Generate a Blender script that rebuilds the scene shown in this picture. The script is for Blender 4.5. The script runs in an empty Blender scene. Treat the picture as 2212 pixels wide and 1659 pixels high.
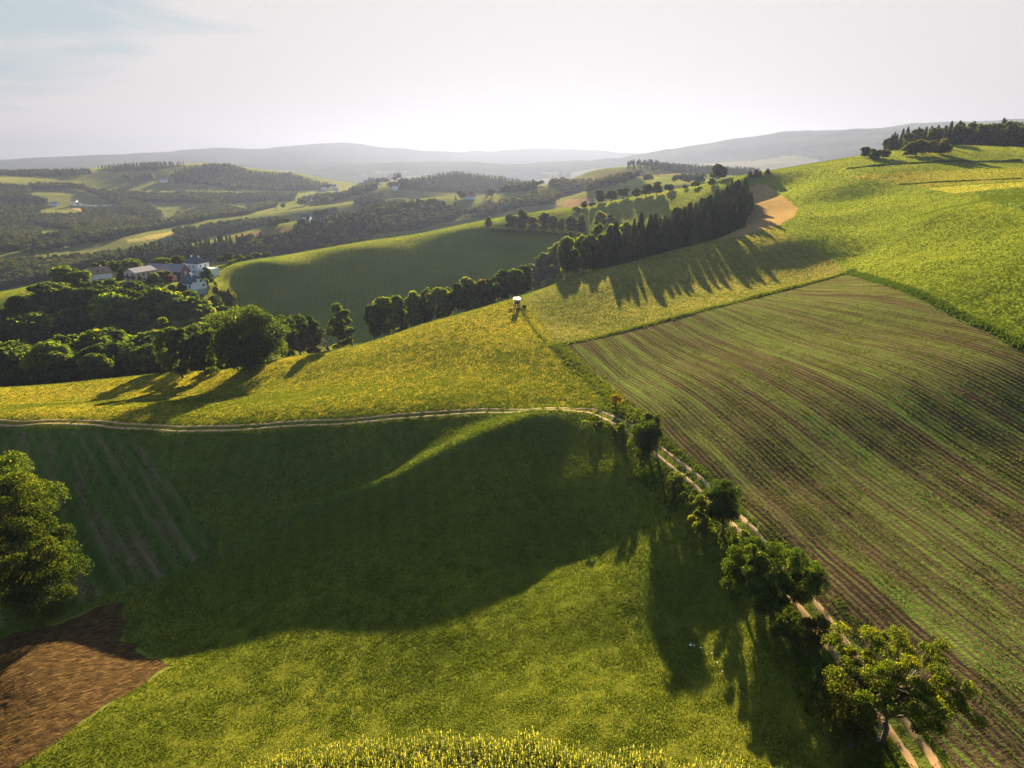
import bpy, bmesh, math, random, time
import numpy as np
T0 = time.time()
PI = math.pi
random.seed(7)
rng = np.random.default_rng(11)
scene = bpy.context.scene
C = scene.collection

# ------------------------------------------------------------------ camera model
W, H, F = 1024.0, 768.0, 700.0
PITCH = math.radians(17.7)
cp, sp = math.cos(PITCH), math.sin(PITCH)
def ray(px, py):
    a = (px - W/2)/F; v = (py - H/2)/F
    d = np.array([a, cp - v*sp, -sp - v*cp])
    return d
def pt(px, py, Y):
    d = ray(px, py); s = Y/d[1]
    return (d[0]*s, Y, d[2]*s)
def col_x(px, Y):                     # x of a plumb direction at forward distance Y near the horizon rows
    return (px - W/2)/F*Y*cp

# ------------------------------------------------------------------ terrain control points: (px, py, forward distance)
CP = [
 # field track
 (1000,850,33),(925,768,43),(870,690,50.7),(805,600,63),(750,530,77),(700,480,91),(655,450,102),(625,428,111),(600,414,119),(560,409,123),
 (480,410,123.5),(400,415,125),(300,422,127.6),(200,428,131),(100,425,139),(0,422,147),(-100,420,157),(-250,420,170),
 # yellow meadow above the track
 (517,309,204.6),(517,297,224),(430,322,209),(380,340,203),(330,352,200),(290,357,203),(170,372,207),(100,379,209),(0,387,210),(-100,393,213),(-250,400,215),
 (300,390,164),(100,400,177),(430,370,161.5),(517,340,170.6),(0,404,176),(517,385,137),(580,370,146),(580,330,180),(200,395,172),
 # meadow under the spruce wood
 (526,294,227),(590,271,254),(650,256,265),(700,242,276),(741,227,288),(752,205,336),(630,300,202),(700,280,215),(780,240,238),(700,310,176),
 # striped field and right edge
 (555,345,165),(849,273,195),(1024,300,127),(1024,240,160),(1024,200,200),(1024,186,250),
 (850,330,138),(700,330,160),(620,380,137),
 (930,185,286),(930,215,208),(930,300,140),(700,370,131),(800,215,275),(860,225,245),(860,200,298),(860,255,212),
 (1150,240,135),(1150,190,190),(1300,240,115),
 # upper right skyline
 (748,177,400),(785,168.5,412),(819,163,400),(858,157.5,400),(890,151.5,400),(947,146,420),(1024,149,415),(1150,146,400),(820,180,350),(900,168,330),(1024,165,330),(1150,166,300),(1300,170,250),
 # second ridge: crest
 (242,263,420),(274,257,440),(320,249,460),(375,239.5,480),(440,229,490),(504,216.4,500),(550,209.6,500),(631,197.5,490),(668,190.6,480),(699,185,460),(731,178,430),
 # its break of slope and shaded face
 (375,248,447),(310,258,437),(265,262,416),(413,242,458),(476,228.6,462),
 (375,290,399),(375,310,377),(300,310,379),(300,290,400),(240,300,374),(450,270,414.5),(450,300,381),(520,260,419),(520,233,457),(600,225,430),(660,212,420),(600,245,385),
 # farm terrace
 (190,281,380),(150,275,392),(100,276,395),(45,282,390),(0,293,380),(-100,300,375),(211,284,372),(-250,310,360),
 # slopes below the farm under the wood
 (100,310,330),(0,330,310),(170,310,330),
 # valley side ridge C
 (0,261,780),(26,256,800),(97,245,900),(124,240,930),(175,231,1000),(220,219,1080),(265,214,1130),(302,209,1180),(329,204.7,1200),(350,198.8,1230),(377,191,1260),(398,186,1300),
 # ridge D
 (187,244,720),(229,235.4,760),(265,227,800),(300,221.8,830),(320,219,850),(374,208.7,900),(413,200.6,950),(456,196,980),(499,194.3,1000),(550,186.6,1000),
 (265,250,690),(330,238,740),(400,225,800),(460,212,860),(520,205,850),(190,262,640),(100,265,690),(0,285,650),
 (280,221,1040),(340,212,1060),(400,198,1100),
 # far left hill front
 (75,209,1400),(0,230,1150),(100,225,1180),(175,221,1230),(100,190,1600),(200,190,1650),(200,205,1450),(260,203,1450),(300,196,1550),(350,190,1600),
 (0,195,1500),(-100,195,1450),(-100,240,1000),(-250,240,950),(-100,275,650),(-250,195,1400),
 (0,178,1750),(100,178,1750),(100,169,1900),(0,172,1900),(150,165.5,2000),(185,164,2000),(217,164,1900),(240,168.5,1900),(256,174,1900),(292,174,1950),(330,187,1850),(-100,173,1900),(-250,176,1900),
 # wooded hill G
 (399,184,1500),(425,178,1560),(454,173.5,1600),(480,175,1600),(504,179,1600),(531,184,1600),(454,190,1400),(560,186,1500),
 # spruce topped hill H and round meadow I
 (568,183,1150),(595,172.5,1150),(624,168.2,1150),(650,169,1150),(679,176,1120),(740,176,1150),(560,190,1050),
 (609,184,850),(631,178.8,850),(658,176.4,850),(690,177.5,850),(715,181,850),(800,182,850),
 # far mountains skyline (forward distance 7000 left, nearer on the right)
 (-250,160,6500),(-100,163,7000),(0,165,7000),(60,158.5,7000),(88,156.6,7000),(115,158,7000),(143,154,7000),(180,153,7000),(222,148.6,7000),(250,149.5,7000),(282,147,7000),(333,143,7000),(370,147,7000),(403,152,7000),(440,154,7200),(491,152,7600),(546,149,7600),(602,152.3,7600),(657,155,7000),
 (685,153,5000),(720,146,4800),(741,140,4600),(792,130.5,4500),(824,131.8,4600),(860,130,4700),(907,126,4700),(1024,124,4700),(1150,128,4700),
 (640,159,4900),(600,164,4700),(720,163,3800),(792,158,3600),(650,168,3600),
 (420,164,5400),(463,160.5,5500),(505,163.5,5500),(340,162,5600),(280,164,5400),
]
PL = []
for a in CP: PL.append(pt(*a))
def hid(px, Y, z): PL.append((col_x(px, Y), Y, z))     # ground hidden in the photograph (valley floors)
for a in [
 # shaded hollow below the track (Y, z from the shadow geometry)
 (340,85,-58),]: pass
def pz(px, py, Y): PL.append(pt(px, py, Y))
for a in [(200,450,124.3),(200,500,111.2),(200,560,98),(150,640,82.2),(300,450,119.5),(300,500,107),(300,560,94.5),(300,615,81.5),
          (400,450,114.9),(400,500,102.8),(400,560,90.8),(400,605,79.8),(450,597,79.3),(500,450,110.3),(500,500,97.4),(500,560,86.7),(500,588,79.9),
          (600,450,107.2),(600,490,96.6),(600,525,90.7),(400,700,62),(400,768,51.6),(150,700,67),(150,768,56),(0,768,57),(0,680,73),
          (600,600,72.6),(600,700,55.5),(600,768,46.7),(720,620,66.2),(720,700,54.6),(720,540,77),(660,500,90),(500,700,58.5),(500,768,48.6),(500,640,69.2),(300,700,64.5),(300,768,53.5),
          (0,500,123),(0,560,108.8),(0,612,92),(100,500,117),(100,560,103),(100,620,87),(-100,500,130),(-100,600,103),(-100,700,79),(-100,768,66),(-250,500,140),(-250,700,85),
          (0,445,140),(100,450,132),
          (800,700,52),(800,760,46)]:
    pz(*a)
for px, Y, z in [(-250,300,-98),(0,290,-93),(100,290,-90),(200,295,-87),(300,300,-84),(400,305,-79),(500,310,-68),(560,312,-61),(620,325,-47),(690,335,-35),(740,370,-26),
                 (-100,250,-86),(0,245,-83),(100,242,-80),(200,240,-76),(300,236,-70),(380,245,-64),(450,250,-58),(517,262,-52),
                 (-250,520,-120),(-100,520,-118),(0,500,-108),(100,500,-98),(190,520,-92),(265,560,-93),(330,600,-90),(400,620,-86),(460,640,-78),(520,650,-70),(600,640,-56),(680,620,-42),(740,600,-34),(800,560,-22),(900,560,-12),(1024,560,-10),(1150,560,-10),
                 (230,900,-112),(300,980,-102),(360,1050,-90),(430,1150,-78),(500,1200,-66),(140,820,-118),
                 (560,1350,-75),(640,960,-42),(700,960,-40),(760,960,-40),(600,920,-45),(900,900,-50),(1024,900,-50),
                 (-250,2400,-90),(0,2400,-90),(120,2500,-95),(230,2500,-95),(330,2350,-98),(450,2300,-100),(560,2300,-98),(680,1800,-85),(800,1800,-80),(1000,1800,-80),(1150,1800,-80),
                 (0,4500,-100),(150,4300,-98),(300,3600,-100),(450,3600,-100),(560,3600,-100),(660,2700,-98),(800,2400,-96),(1024,2400,-96),
                 (380,6100,-40),(463,6300,-60),(560,5600,-80),
                 (0,9500,-100),(300,9500,-60),(600,9500,-60),(900,8000,-60),(1150,8000,-60),(-250,9500,-100)]:
    hid(px, Y, z)
for x, y, z in [(-60,20,-58),(-25,22,-55),(0,22,-51),(25,22,-47),(60,20,-36),(0,-40,-52),(-80,-20,-62),(90,-20,-32),(-120,60,-72),(-200,60,-76),(130,30,-26),(-300,-100,-80),(300,-100,-15),(0,-400,-60),(-700,0,-95),(700,0,0),(200,120,-8),(400,300,10),(600,600,0),(2000,0,-40),(-3000,0,-100),(3500,1500,60),(-5000,3000,-60)]:
    PL.append((x, y, z))
_tr = sorted((pt(*a)[1], pt(*a)[0]) for a in CP[:12])
def xt(Y): return np.interp(Y, [a[0] for a in _tr], [a[1] for a in _tr])
for Y in (34, 45, 58, 72, 88, 105):
    for o in (7, 20, 36, 56, 80):
        PL.append((float(xt(Y))+o, Y, -43.8 + 0.0024*Y*o))
PL = np.array(PL)
def uv(x, y):
    r = np.hypot(x, y)
    return np.arctan2(x, y), np.log(np.maximum(r, 12.0))
cu, cw = uv(PL[:,0], PL[:,1])
def K(d2): return 0.5*d2*np.log(d2 + 1e-12)
n = len(PL)
A = K((cu[:,None]-cu)**2 + (cw[:,None]-cw)**2)
RS = np.where(np.hypot(PL[:,0], PL[:,1]) < 230, 8.0, 1.0)
A += np.diag(2e-5*RS)
P = np.stack([np.ones(n), cu, cw], 1)
M = np.block([[A, P], [P.T, np.zeros((3,3))]])
sol = np.linalg.solve(M, np.concatenate([PL[:,2], np.zeros(3)]))
wt, c0 = sol[:n], sol[n:]
def base_z(x, y):
    x = np.asarray(x, float); y = np.asarray(y, float); shp = x.shape
    u, w = uv(x.ravel(), y.ravel()); out = np.empty(u.size)
    for i in range(0, u.size, 20000):
        s = slice(i, i+20000)
        d2 = (u[s,None]-cu)**2 + (w[s,None]-cw)**2
        out[s] = K(d2) @ wt + c0[0] + c0[1]*u[s] + c0[2]*w[s]
    return np.clip(out, -125, 260).reshape(shp)

# smooth lattice noise in numpy
_perm = rng.random((256, 256))
def vnoise(x, y, s):
    X = np.asarray(x)/s; Y = np.asarray(y)/s
    ix = np.floor(X).astype(int); iy = np.floor(Y).astype(int)
    fx = X-ix; fy = Y-iy; fx = fx*fx*(3-2*fx); fy = fy*fy*(3-2*fy)
    g = lambda a, b: _perm[a & 255, b & 255]
    return ((g(ix,iy)*(1-fx)+g(ix+1,iy)*fx)*(1-fy)+(g(ix,iy+1)*(1-fx)+g(ix+1,iy+1)*fx)*fy)*2-1
def far_noise(x, y):
    r = np.hypot(x, y)
    k = np.clip((r-450)/600, 0, 1); k2 = np.clip((r-2100)/2500, 0, 1)
    return k*(vnoise(x,y,130)*4+vnoise(x,y,55)*1.5) + k2*(vnoise(x,y,520)*16+vnoise(x,y,230)*9+vnoise(x,y,110)*6+vnoise(x,y,900)*12)*(1-0.55*np.clip((r-6400)/400,0,1))+np.clip((r-4000)/900,0,1)*(vnoise(x,y,430)*11+vnoise(x,y,190)*6)
_bp = None
def berm(x, y):      # low grassy ridge that runs down the shaded hollow
    global _bp
    if _bp is None:
        out = []
        for px, py in [(580,412),(555,419),(520,430),(480,446),(440,466),(400,489),(365,503),(330,515),(270,532),(220,546)]:
            d = ray(px, py); Y = 60.0
            for Y in np.arange(60, 150, 0.25):
                if d[2]/d[1]*Y < float(base_z(d[0]/d[1]*Y, Y)): break
            out.append((d[0]/d[1]*Y, Y))
        _bp = np.array(out)
    x = np.asarray(x, float); y = np.asarray(y, float); out = np.zeros(x.shape); k = (y > 70) & (y < 150) & (np.abs(x) < 90)
    if not k.any(): return out
    X = x[k]; Y = y[k]; best = np.full(X.shape, 1e9); amp = np.zeros(X.shape); n = len(_bp)-1
    for i in range(n):
        a = _bp[i]; b = _bp[i+1]; t = np.clip(((X-a[0])*(b[0]-a[0])+(Y-a[1])*(b[1]-a[1]))/np.sum((b-a)**2), 0, 1)
        d2 = (X-a[0]-t*(b[0]-a[0]))**2+(Y-a[1]-t*(b[1]-a[1]))**2; s = (i+t)/n; m_ = d2 < best
        best = np.where(m_, d2, best); amp = np.where(m_, np.clip(s*6, 0, 1)*(1-s)**0.25*(1+0.6*s), amp)
    out[k] = 1.9*amp*np.exp(-best/(2*3.2**2)); return out
def near_noise(x, y):
    r = np.hypot(x, y); k = 1-np.clip((r-300)/300, 0, 1)
    return k*(vnoise(x,y,34)*0.22+vnoise(x,y,11)*0.08)+berm(x, y)
def ground(x, y):
    x = np.asarray(x, float); y = np.asarray(y, float)
    return base_z(x, y) + far_noise(x, y) + near_noise(x, y)
# a dense sample of the ground for quick ray hits (polar)
_th = np.linspace(-0.95, 0.95, 420); _lr = np.linspace(math.log(20), math.log(9000), 900)
_R = np.exp(_lr)[:,None]; _GX = _R*np.sin(_th); _GY = _R*np.cos(_th); _GZ = ground(_GX, _GY)
def zq(x, y):
    u = (np.arctan2(x, y)+0.95)/1.9*419; w = (np.log(np.hypot(x, y))-_lr[0])/(_lr[-1]-_lr[0])*899
    u = np.clip(u, 0, 418.999); w = np.clip(w, 0, 898.999); i = w.astype(int) if hasattr(w,'astype') else int(w); j = u.astype(int) if hasattr(u,'astype') else int(u)
    a = w-i; b = u-j
    return (_GZ[i,j]*(1-b)+_GZ[i,j+1]*b)*(1-a)+(_GZ[i+1,j]*(1-b)+_GZ[i+1,j+1]*b)*a
_T = np.exp(np.linspace(math.log(30), math.log(9500), 2600))
def hit(px, py, ymin=0):
    d = ray(px, py); d = d/np.linalg.norm(d)
    X = d[0]*_T; Y = d[1]*_T; Z = d[2]*_T
    g = zq(X, Y) - Z
    ok = np.where((g > 0) & (Y > ymin))[0]
    if len(ok) == 0: return None
    i = ok[0]; t = _T[i]
    if i > 0 and g[i-1] < 0:
        t = _T[i-1] + (_T[i]-_T[i-1])*(-g[i-1])/(g[i]-g[i-1])
    return np.array([d[0]*t, d[1]*t, d[2]*t])
# ------------------------------------------------------------------ scene helpers
def tag(o, label=None, cat=None, group=None, kind=None):
    if label: o['label'] = label
    if cat: o['category'] = cat
    if group: o['group'] = group
    if kind: o['kind'] = kind
    return o
def link(o, parent=None):
    C.objects.link(o)
    if parent is not None: o.parent = parent
    return o
def empty(name, loc, rz=0.0, s=1.0):
    o = bpy.data.objects.new(name, None); o.empty_display_size = 0.5
    o.location = [float(a) for a in loc]; o.rotation_euler = (0, 0, rz); o.scale = (s, s, s) if not hasattr(s, '__len__') else s
    return link(o)
def np_mesh(name, v, q, mats=None, smooth=False, attrs=None, mi=None):
    v = np.asarray(v, np.float32); q = np.asarray(q, np.int32); k = q.shape[1]
    m = bpy.data.meshes.new(name)
    m.vertices.add(len(v)); m.vertices.foreach_set('co', v.ravel())
    m.loops.add(q.size); m.loops.foreach_set('vertex_index', q.ravel())
    m.polygons.add(len(q)); m.polygons.foreach_set('loop_start', np.arange(0, q.size, k, dtype=np.int32)); m.polygons.foreach_set('loop_total', np.full(len(q), k, np.int32))
    if smooth: m.polygons.foreach_set('use_smooth', np.ones(len(q), bool))
    for mt in (mats or []): m.materials.append(mt)
    if mi is not None: m.polygons.foreach_set('material_index', np.asarray(mi, np.int32))
    m.update()
    for nm, (dom, typ, arr) in (attrs or {}).items():
        a = m.attributes.new(nm, typ, dom)
        a.data.foreach_set('color' if typ == 'FLOAT_COLOR' else 'value', np.asarray(arr, np.float32).ravel())
    return m
class MB:
    """collects boxes, prisms and bars for one mesh"""
    def __init__(s): s.v = []; s.f = []
    def add(s, vs, fs):
        b = len(s.v); s.v += [tuple(a) for a in vs]; s.f += [tuple(b+i for i in f) for f in fs]; return s
    def box(s, x0, x1, y0, y1, z0, z1):
        return s.add([(x0,y0,z0),(x1,y0,z0),(x1,y1,z0),(x0,y1,z0),(x0,y0,z1),(x1,y0,z1),(x1,y1,z1),(x0,y1,z1)],
                     [(0,3,2,1),(4,5,6,7),(0,1,5,4),(1,2,6,5),(2,3,7,6),(3,0,4,7)])
    def bar(s, a, b, r0, r1=None, n=6):
        from mathutils import Vector
        a = Vector(a); b = Vector(b); r1 = r0 if r1 is None else r1
        d = (b-a).normalized(); u = d.cross(Vector((0,0,1)) if abs(d.z) < 0.95 else Vector((1,0,0))).normalized(); w = d.cross(u)
        vs = [a+(u*math.cos(2*PI*i/n)+w*math.sin(2*PI*i/n))*r0 for i in range(n)]+[b+(u*math.cos(2*PI*i/n)+w*math.sin(2*PI*i/n))*r1 for i in range(n)]
        return s.add(vs, [(i,(i+1)%n,n+(i+1)%n,n+i) for i in range(n)]+[tuple(range(n))[::-1], tuple(range(n,2*n))])
    def mesh(s, name, m, smooth=False):
        me = bpy.data.meshes.new(name); me.from_pydata(s.v, [], s.f); me.materials.append(m); me.update()
        if smooth:
            for p in me.polygons: p.use_smooth = True
        return me
    def build(s, name, m, parent=None, smooth=False):
        return link(bpy.data.objects.new(name, s.mesh(name, m, smooth)), parent)

# ------------------------------------------------------------------ materials
def newmat(name):
    m = bpy.data.materials.new(name); m.use_nodes = True; nt = m.node_tree; nt.nodes.clear()
    out = nt.nodes.new('ShaderNodeOutputMaterial'); return m, nt, out
def N(nt, t, **kw):
    n = nt.nodes.new(t)
    for k, v in kw.items():
        if k.startswith('i_'):
            key = k[2:]; key = int(key) if key.isdigit() else key.replace('_', ' ')
            n.inputs[key].default_value = v
        else: setattr(n, k, v)
    return n
def mixc(nt, fac, a, b, mode='MIX'):
    n = nt.nodes.new('ShaderNodeMix'); n.data_type = 'RGBA'; n.blend_type = mode
    for sock, val in ((n.inputs[0], fac), (n.inputs[6], a), (n.inputs[7], b)):
        if hasattr(val, 'links'): nt.links.new(val, sock)
        elif isinstance(val, (int, float)): sock.default_value = val
        else: sock.default_value = (*val, 1) if len(val) == 3 else val
    return n.outputs[2]
def mth(nt, op, a, b=None, c=None):
    n = nt.nodes.new('ShaderNodeMath'); n.operation = op
    for i, val in enumerate((a, b, c)):
        if val is None: continue
        if hasattr(val, 'links'): nt.links.new(val, n.inputs[i])
        else: n.inputs[i].default_value = val
    return n.outputs[0]
def ramp(nt, fac, stops):
    n = nt.nodes.new('ShaderNodeValToRGB'); e = n.color_ramp.elements
    while len(e) < len(stops): e.new(0.5)
    for i, (p, c) in enumerate(stops): e[i].position = p; e[i].color = (*c, 1) if len(c) == 3 else c
    nt.links.new(fac, n.inputs[0]); return n.outputs[0]
def noise(nt, vec, scale, detail=3, rough=0.55, dist=0.0):
    n = N(nt, 'ShaderNodeTexNoise'); n.inputs['Scale'].default_value = scale; n.inputs['Detail'].default_value = detail
    n.inputs['Roughness'].default_value = rough; n.inputs['Distortion'].default_value = dist
    if vec is not None: nt.links.new(vec, n.inputs['Vector'])
    return n.outputs[0]
def plain(name, col, rough=0.8, metal=0.0, var=0.15, scale=1.5, spec=0.3):
    m, nt, out = newmat(name); tc = N(nt, 'ShaderNodeTexCoord')
    f = noise(nt, tc.outputs['Object'], scale, 4)
    c = mixc(nt, f, [a*(1-var) for a in col], [min(1, a*(1+var)) for a in col])
    p = N(nt, 'ShaderNodeBsdfPrincipled'); p.inputs['Roughness'].default_value = rough; p.inputs['Metallic'].default_value = metal
    p.inputs['Specular IOR Level'].default_value = spec
    nt.links.new(c, p.inputs['Base Color']); nt.links.new(p.outputs[0], out.inputs[0]); return m
def leafmat(name, stops, trans=0.45, tcol=(1.5, 1.35, 0.5), objcol=True):
    m, nt, out = newmat(name)
    at = N(nt, 'ShaderNodeAttribute', attribute_name='t')
    c = ramp(nt, at.outputs['Fac'], stops)
    if objcol:
        oi = N(nt, 'ShaderNodeObjectInfo'); c = mixc(nt, 1.0, c, oi.outputs['Color'], 'MULTIPLY')
    d = N(nt, 'ShaderNodeBsdfDiffuse'); nt.links.new(c, d.inputs[0])
    t = N(nt, 'ShaderNodeBsdfTranslucent'); tc = mixc(nt, 1.0, c, tcol, 'MULTIPLY'); nt.links.new(tc, t.inputs[0])
    mx = N(nt, 'ShaderNodeMixShader'); mx.inputs[0].default_value = trans
    nt.links.new(d.outputs[0], mx.inputs[1]); nt.links.new(t.outputs[0], mx.inputs[2]); nt.links.new(mx.outputs[0], out.inputs[0])
    return m
M = {}
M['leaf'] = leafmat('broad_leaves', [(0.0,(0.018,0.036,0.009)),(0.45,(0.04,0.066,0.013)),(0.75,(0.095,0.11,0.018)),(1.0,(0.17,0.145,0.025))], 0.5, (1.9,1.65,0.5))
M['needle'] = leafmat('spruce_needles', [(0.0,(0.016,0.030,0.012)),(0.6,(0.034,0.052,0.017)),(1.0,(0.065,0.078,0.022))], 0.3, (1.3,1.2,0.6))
M['farleaf'] = leafmat('far_woodland_leaves', [(0.0,(0.013,0.027,0.011)),(0.5,(0.030,0.046,0.016)),(0.85,(0.055,0.064,0.02)),(1.0,(0.10,0.08,0.028))], 0.3, (1.4,1.25,0.6), objcol=False)
M['bark'] = plain('bark', (0.06,0.045,0.032), 0.95, var=0.4, scale=4)
M['grassblade'] = leafmat('grass_blades', [(0.0,(0.035,0.062,0.008)),(0.5,(0.072,0.09,0.010)),(0.8,(0.10,0.105,0.014)),(1.0,(0.17,0.14,0.035))], 0.4, (1.05,1.08,0.35), objcol=False)
M['corn'] = leafmat('crop_leaves', [(0.0,(0.04,0.075,0.012)),(0.4,(0.13,0.155,0.025)),(0.75,(0.32,0.29,0.06)),(1.0,(0.46,0.38,0.14))], 0.5, (1.35,1.25,0.5), objcol=False)
# ------------------------------------------------------------------ fields (outlines in the photograph dropped onto the ground)
def world_poly(pts, step=9.0, pad=None):
    out = []
    n = len(pts)
    for i in range(n):
        a = np.array(pts[i], float); b = np.array(pts[(i+1) % n], float)
        k = max(1, int(np.hypot(*(b-a))/step))
        for j in range(k):
            p = a+(b-a)*j/k; h = hit(p[0], p[1])
            if h is not None: out.append((h[0], h[1]))
    return np.array(out)
def wp(pts): return np.array([(col_x(px, Y), Y) for px, Y in pts])
def inside(poly, x, y):
    x = np.asarray(x); y = np.asarray(y); r = np.zeros(x.shape, bool)
    if len(poly) < 3: return r
    bb = (x >= poly[:,0].min()) & (x <= poly[:,0].max()) & (y >= poly[:,1].min()) & (y <= poly[:,1].max())
    idx = np.where(bb.ravel())[0]; xs = x.ravel()[idx]; ys = y.ravel()[idx]; c = np.zeros(len(idx), bool)
    j = len(poly)-1
    for i in range(len(poly)):
        xi, yi = poly[i]; xj, yj = poly[j]
        if yi != yj: c ^= ((yi > ys) != (yj > ys)) & (xs < (xj-xi)*(ys-yi)/(yj-yi)+xi)
        j = i
    rr = r.ravel(); rr[idx] = c; return rr.reshape(x.shape)
G_ = {}
def poly(name, pts): G_[name] = world_poly(pts); return G_[name]
poly('striped', [(557,346),(640,327),(700,311),(760,297),(800,287),(849,273),(900,289),(960,316),(1023,346),(1040,360),(1060,768),(1000,800),(962,790),(938,745),(905,712),(868,668),(835,622),(800,578),(765,535),(735,500),(700,468),(668,440),(640,412),(615,392),(590,370)])
poly('leftrows', [(-40,431),(60,430),(125,434),(150,455),(180,495),(215,545),(180,572),(120,590),(60,612),(-40,640)])
poly('ploughed', [(-60,660),(0,640),(60,622),(100,604),(121,603),(126,622),(124,640),(150,655),(172,667),(115,701),(60,738),(10,771),(-60,820)])
poly('stubble', [(748,187),(757,184.5),(767,185),(785,198),(798,208),(794,217),(775,227),(751,233),(720,240.5),(722,235),(744,222),(752,205)])
poly('olive', [(524,298),(549,285),(590,271.5),(632,260),(684,246),(720,240),(751,233),(775,228),(800,240),(849,272),(760,296),(700,310),(640,326),(557,345),(540,320)])
poly('strip', [(925,188.5),(960,185.5),(1023,182),(1060,181),(1060,186),(1023,187),(975,191),(955,193.5)])
poly('crop', [(975,192),(1023,188.5),(1060,187.5),(1060,215),(1023,211),(990,201)])
poly('terrace', [(848,176),(900,172),(1023,168),(1060,168),(1060,181),(1023,181),(960,184.5),(925,187.5)])
poly('greenhill', [(741,182),(790,169),(848,168),(900,184),(925,188.5),(955,194),(990,202),(1060,216),(1060,330),(1023,345),(960,315),(900,288),(849,272),(800,240),(776,228),(798,217),(800,208),(785,196)])
poly('lowgrass', [(124,603),(215,565),(300,520),(400,480),(480,445),(560,425),(640,450),(700,520),(760,620),(820,700),(880,768),(12,768),(60,738),(172,667)])
poly('dbrown', [(225,237.4),(262,230),(297,226.5),(292,234.5),(262,237),(247,238)])
poly('cbrown', [(139,228),(156,226.5),(168,227),(160,229.3),(142,231.5)])
poly('rbrown', [(557,204),(568,199.5),(594,198),(593,203),(577,207),(564,206)])
poly('hbrown', [(572,183),(590,176),(612,170.5),(640,169.5),(670,172),(690,177),(655,176.5),(630,179),(605,184)])
poly('light1', [(126,240),(145,236.5),(172,231.5),(172,236),(150,240),(128,243)])
poly('light2', [(612,185),(630,179.3),(658,177),(700,178.5),(722,181.5),(700,184),(650,186)])
poly('roadside', [(66,208),(104,206.5),(112,209),(100,212),(80,211)])

# woodland outlines on visible ground
WOODS = {
 'W1': [(0,186),(30,188),(29,196),(50,203),(36,215.5),(23,226),(5,252),(-40,256),(-60,190)],
 'W2': [(81,186),(102,194),(140,204),(163,214),(161,222),(136,217),(104,199),(80,189)],
 'W3': [(30,185),(80,185),(80,189),(30,189)],
 'W4': [(101,192.5),(150,194),(200,196),(200,201),(180,203),(150,202),(120,199)],
 'W5': [(83,211),(136,208),(140,216),(84,217)],
 'W6': [(34,217),(90,216),(118,217),(163,224),(200,215),(200,221),(160,229),(122,238),(100,243),(77,241),(72,230),(36,226)],
 'W7': [(20,232),(40,231),(39,246),(24,249),(5,253)],
 'W8': [(40,240),(63,237),(65,249),(38,252)],
 'W9': [(-60,172.5),(0,172.3),(90,171),(92,174),(54,176.5),(0,175.5),(-60,176)],
 'W10': [(95,170),(126,166.5),(167,165.5),(188,165.5),(155,170),(113,172)],
 'W11': [(175,172),(198,168),(210,165.5),(228,166),(256,174),(275,175),(292,175),(329,188),(322,190),(279,191),(238,188),(220,186.5),(202,184),(175,183)],
 'W12': [(175,194),(238,195.6),(296,194),(295,201),(238,203),(216,204.6),(175,199)],
 'W13': [(175,216),(216,205),(243,212),(255,214),(218,218),(175,226)],
 'W14': [(247,209),(276,203),(277,207),(253,212)],
 'W15': [(300,200),(343,195),(365,186.5),(380,187.5),(367,192),(345,198),(329,203),(315,202)],
 'W16': [(175,233),(224,225.6),(254,222),(283,220),(290,222),(226,234),(184,242),(175,242)],
 'W17': [(300,226.5),(324,223),(338,221),(365,216),(375,211),(375,235),(347,236),(292.5,242),(297,232)],
 'W18': [(367,211.5),(411,206),(431,204),(458,210.5),(461,218),(419,229),(386,233),(354.5,235),(357,219.5)],
 'W19': [(460,217.6),(489,208.7),(531,198),(550,194),(556,204),(522,207),(504,213),(484,217.6)],
 'W20': [(401,184.5),(427,179.5),(454,175),(504,180.5),(531,185.5),(544,187),(526,191.5),(495,192.5),(458,193),(413,190.6),(399,189)],
 'W21': [(352,205),(363,199),(386,199),(384,203),(368,206)],
 'W22': [(550,184),(572,184),(600,184),(622,178.7),(640,177),(609,186),(588,191),(572,194),(557,199),(550,199)],
 'W24': [(-60,270),(0,266),(60,261),(100,257),(160,255),(165,262),(100,266),(60,275),(56,279),(0,290),(-60,300)],
 'W25': [(90,258),(130,254),(170,250),(230,243),(300,238),(372,231),(372,238),(330,246),(290,253),(240,261),(170,263),(110,266),(90,266)],
}
WP = {k: world_poly(v, 6.0) for k, v in WOODS.items()}
# ground that the photograph hides behind a crest or under the crowns
WP['W23'] = wp([(626,1155),(650,1150),(674,1130),(720,1090),(760,1060),(760,1200),(650,1230)])
SPRUCE = np.array([tuple(hit(px,py)[:2]) for px,py in [(604,269),(632,261),(675,249.5),(718,238),(741,228),(752,207)]] + [(col_x(752,348),348),(col_x(738,345),345),(col_x(700,318),318),(col_x(650,300),300),(col_x(604,285),285)])
TOPWOOD = wp([(890,402),(947,428),(1024,418),(1100,410),(1160,410),(1160,500),(950,500),(880,440)])
LEFTWOOD = wp([(-60,228),(0,222),(100,222),(168,222),(200,238),(232,300),(226,335),(205,350),(150,352),(100,350),(60,352),(0,318),(-60,300)])

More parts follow.
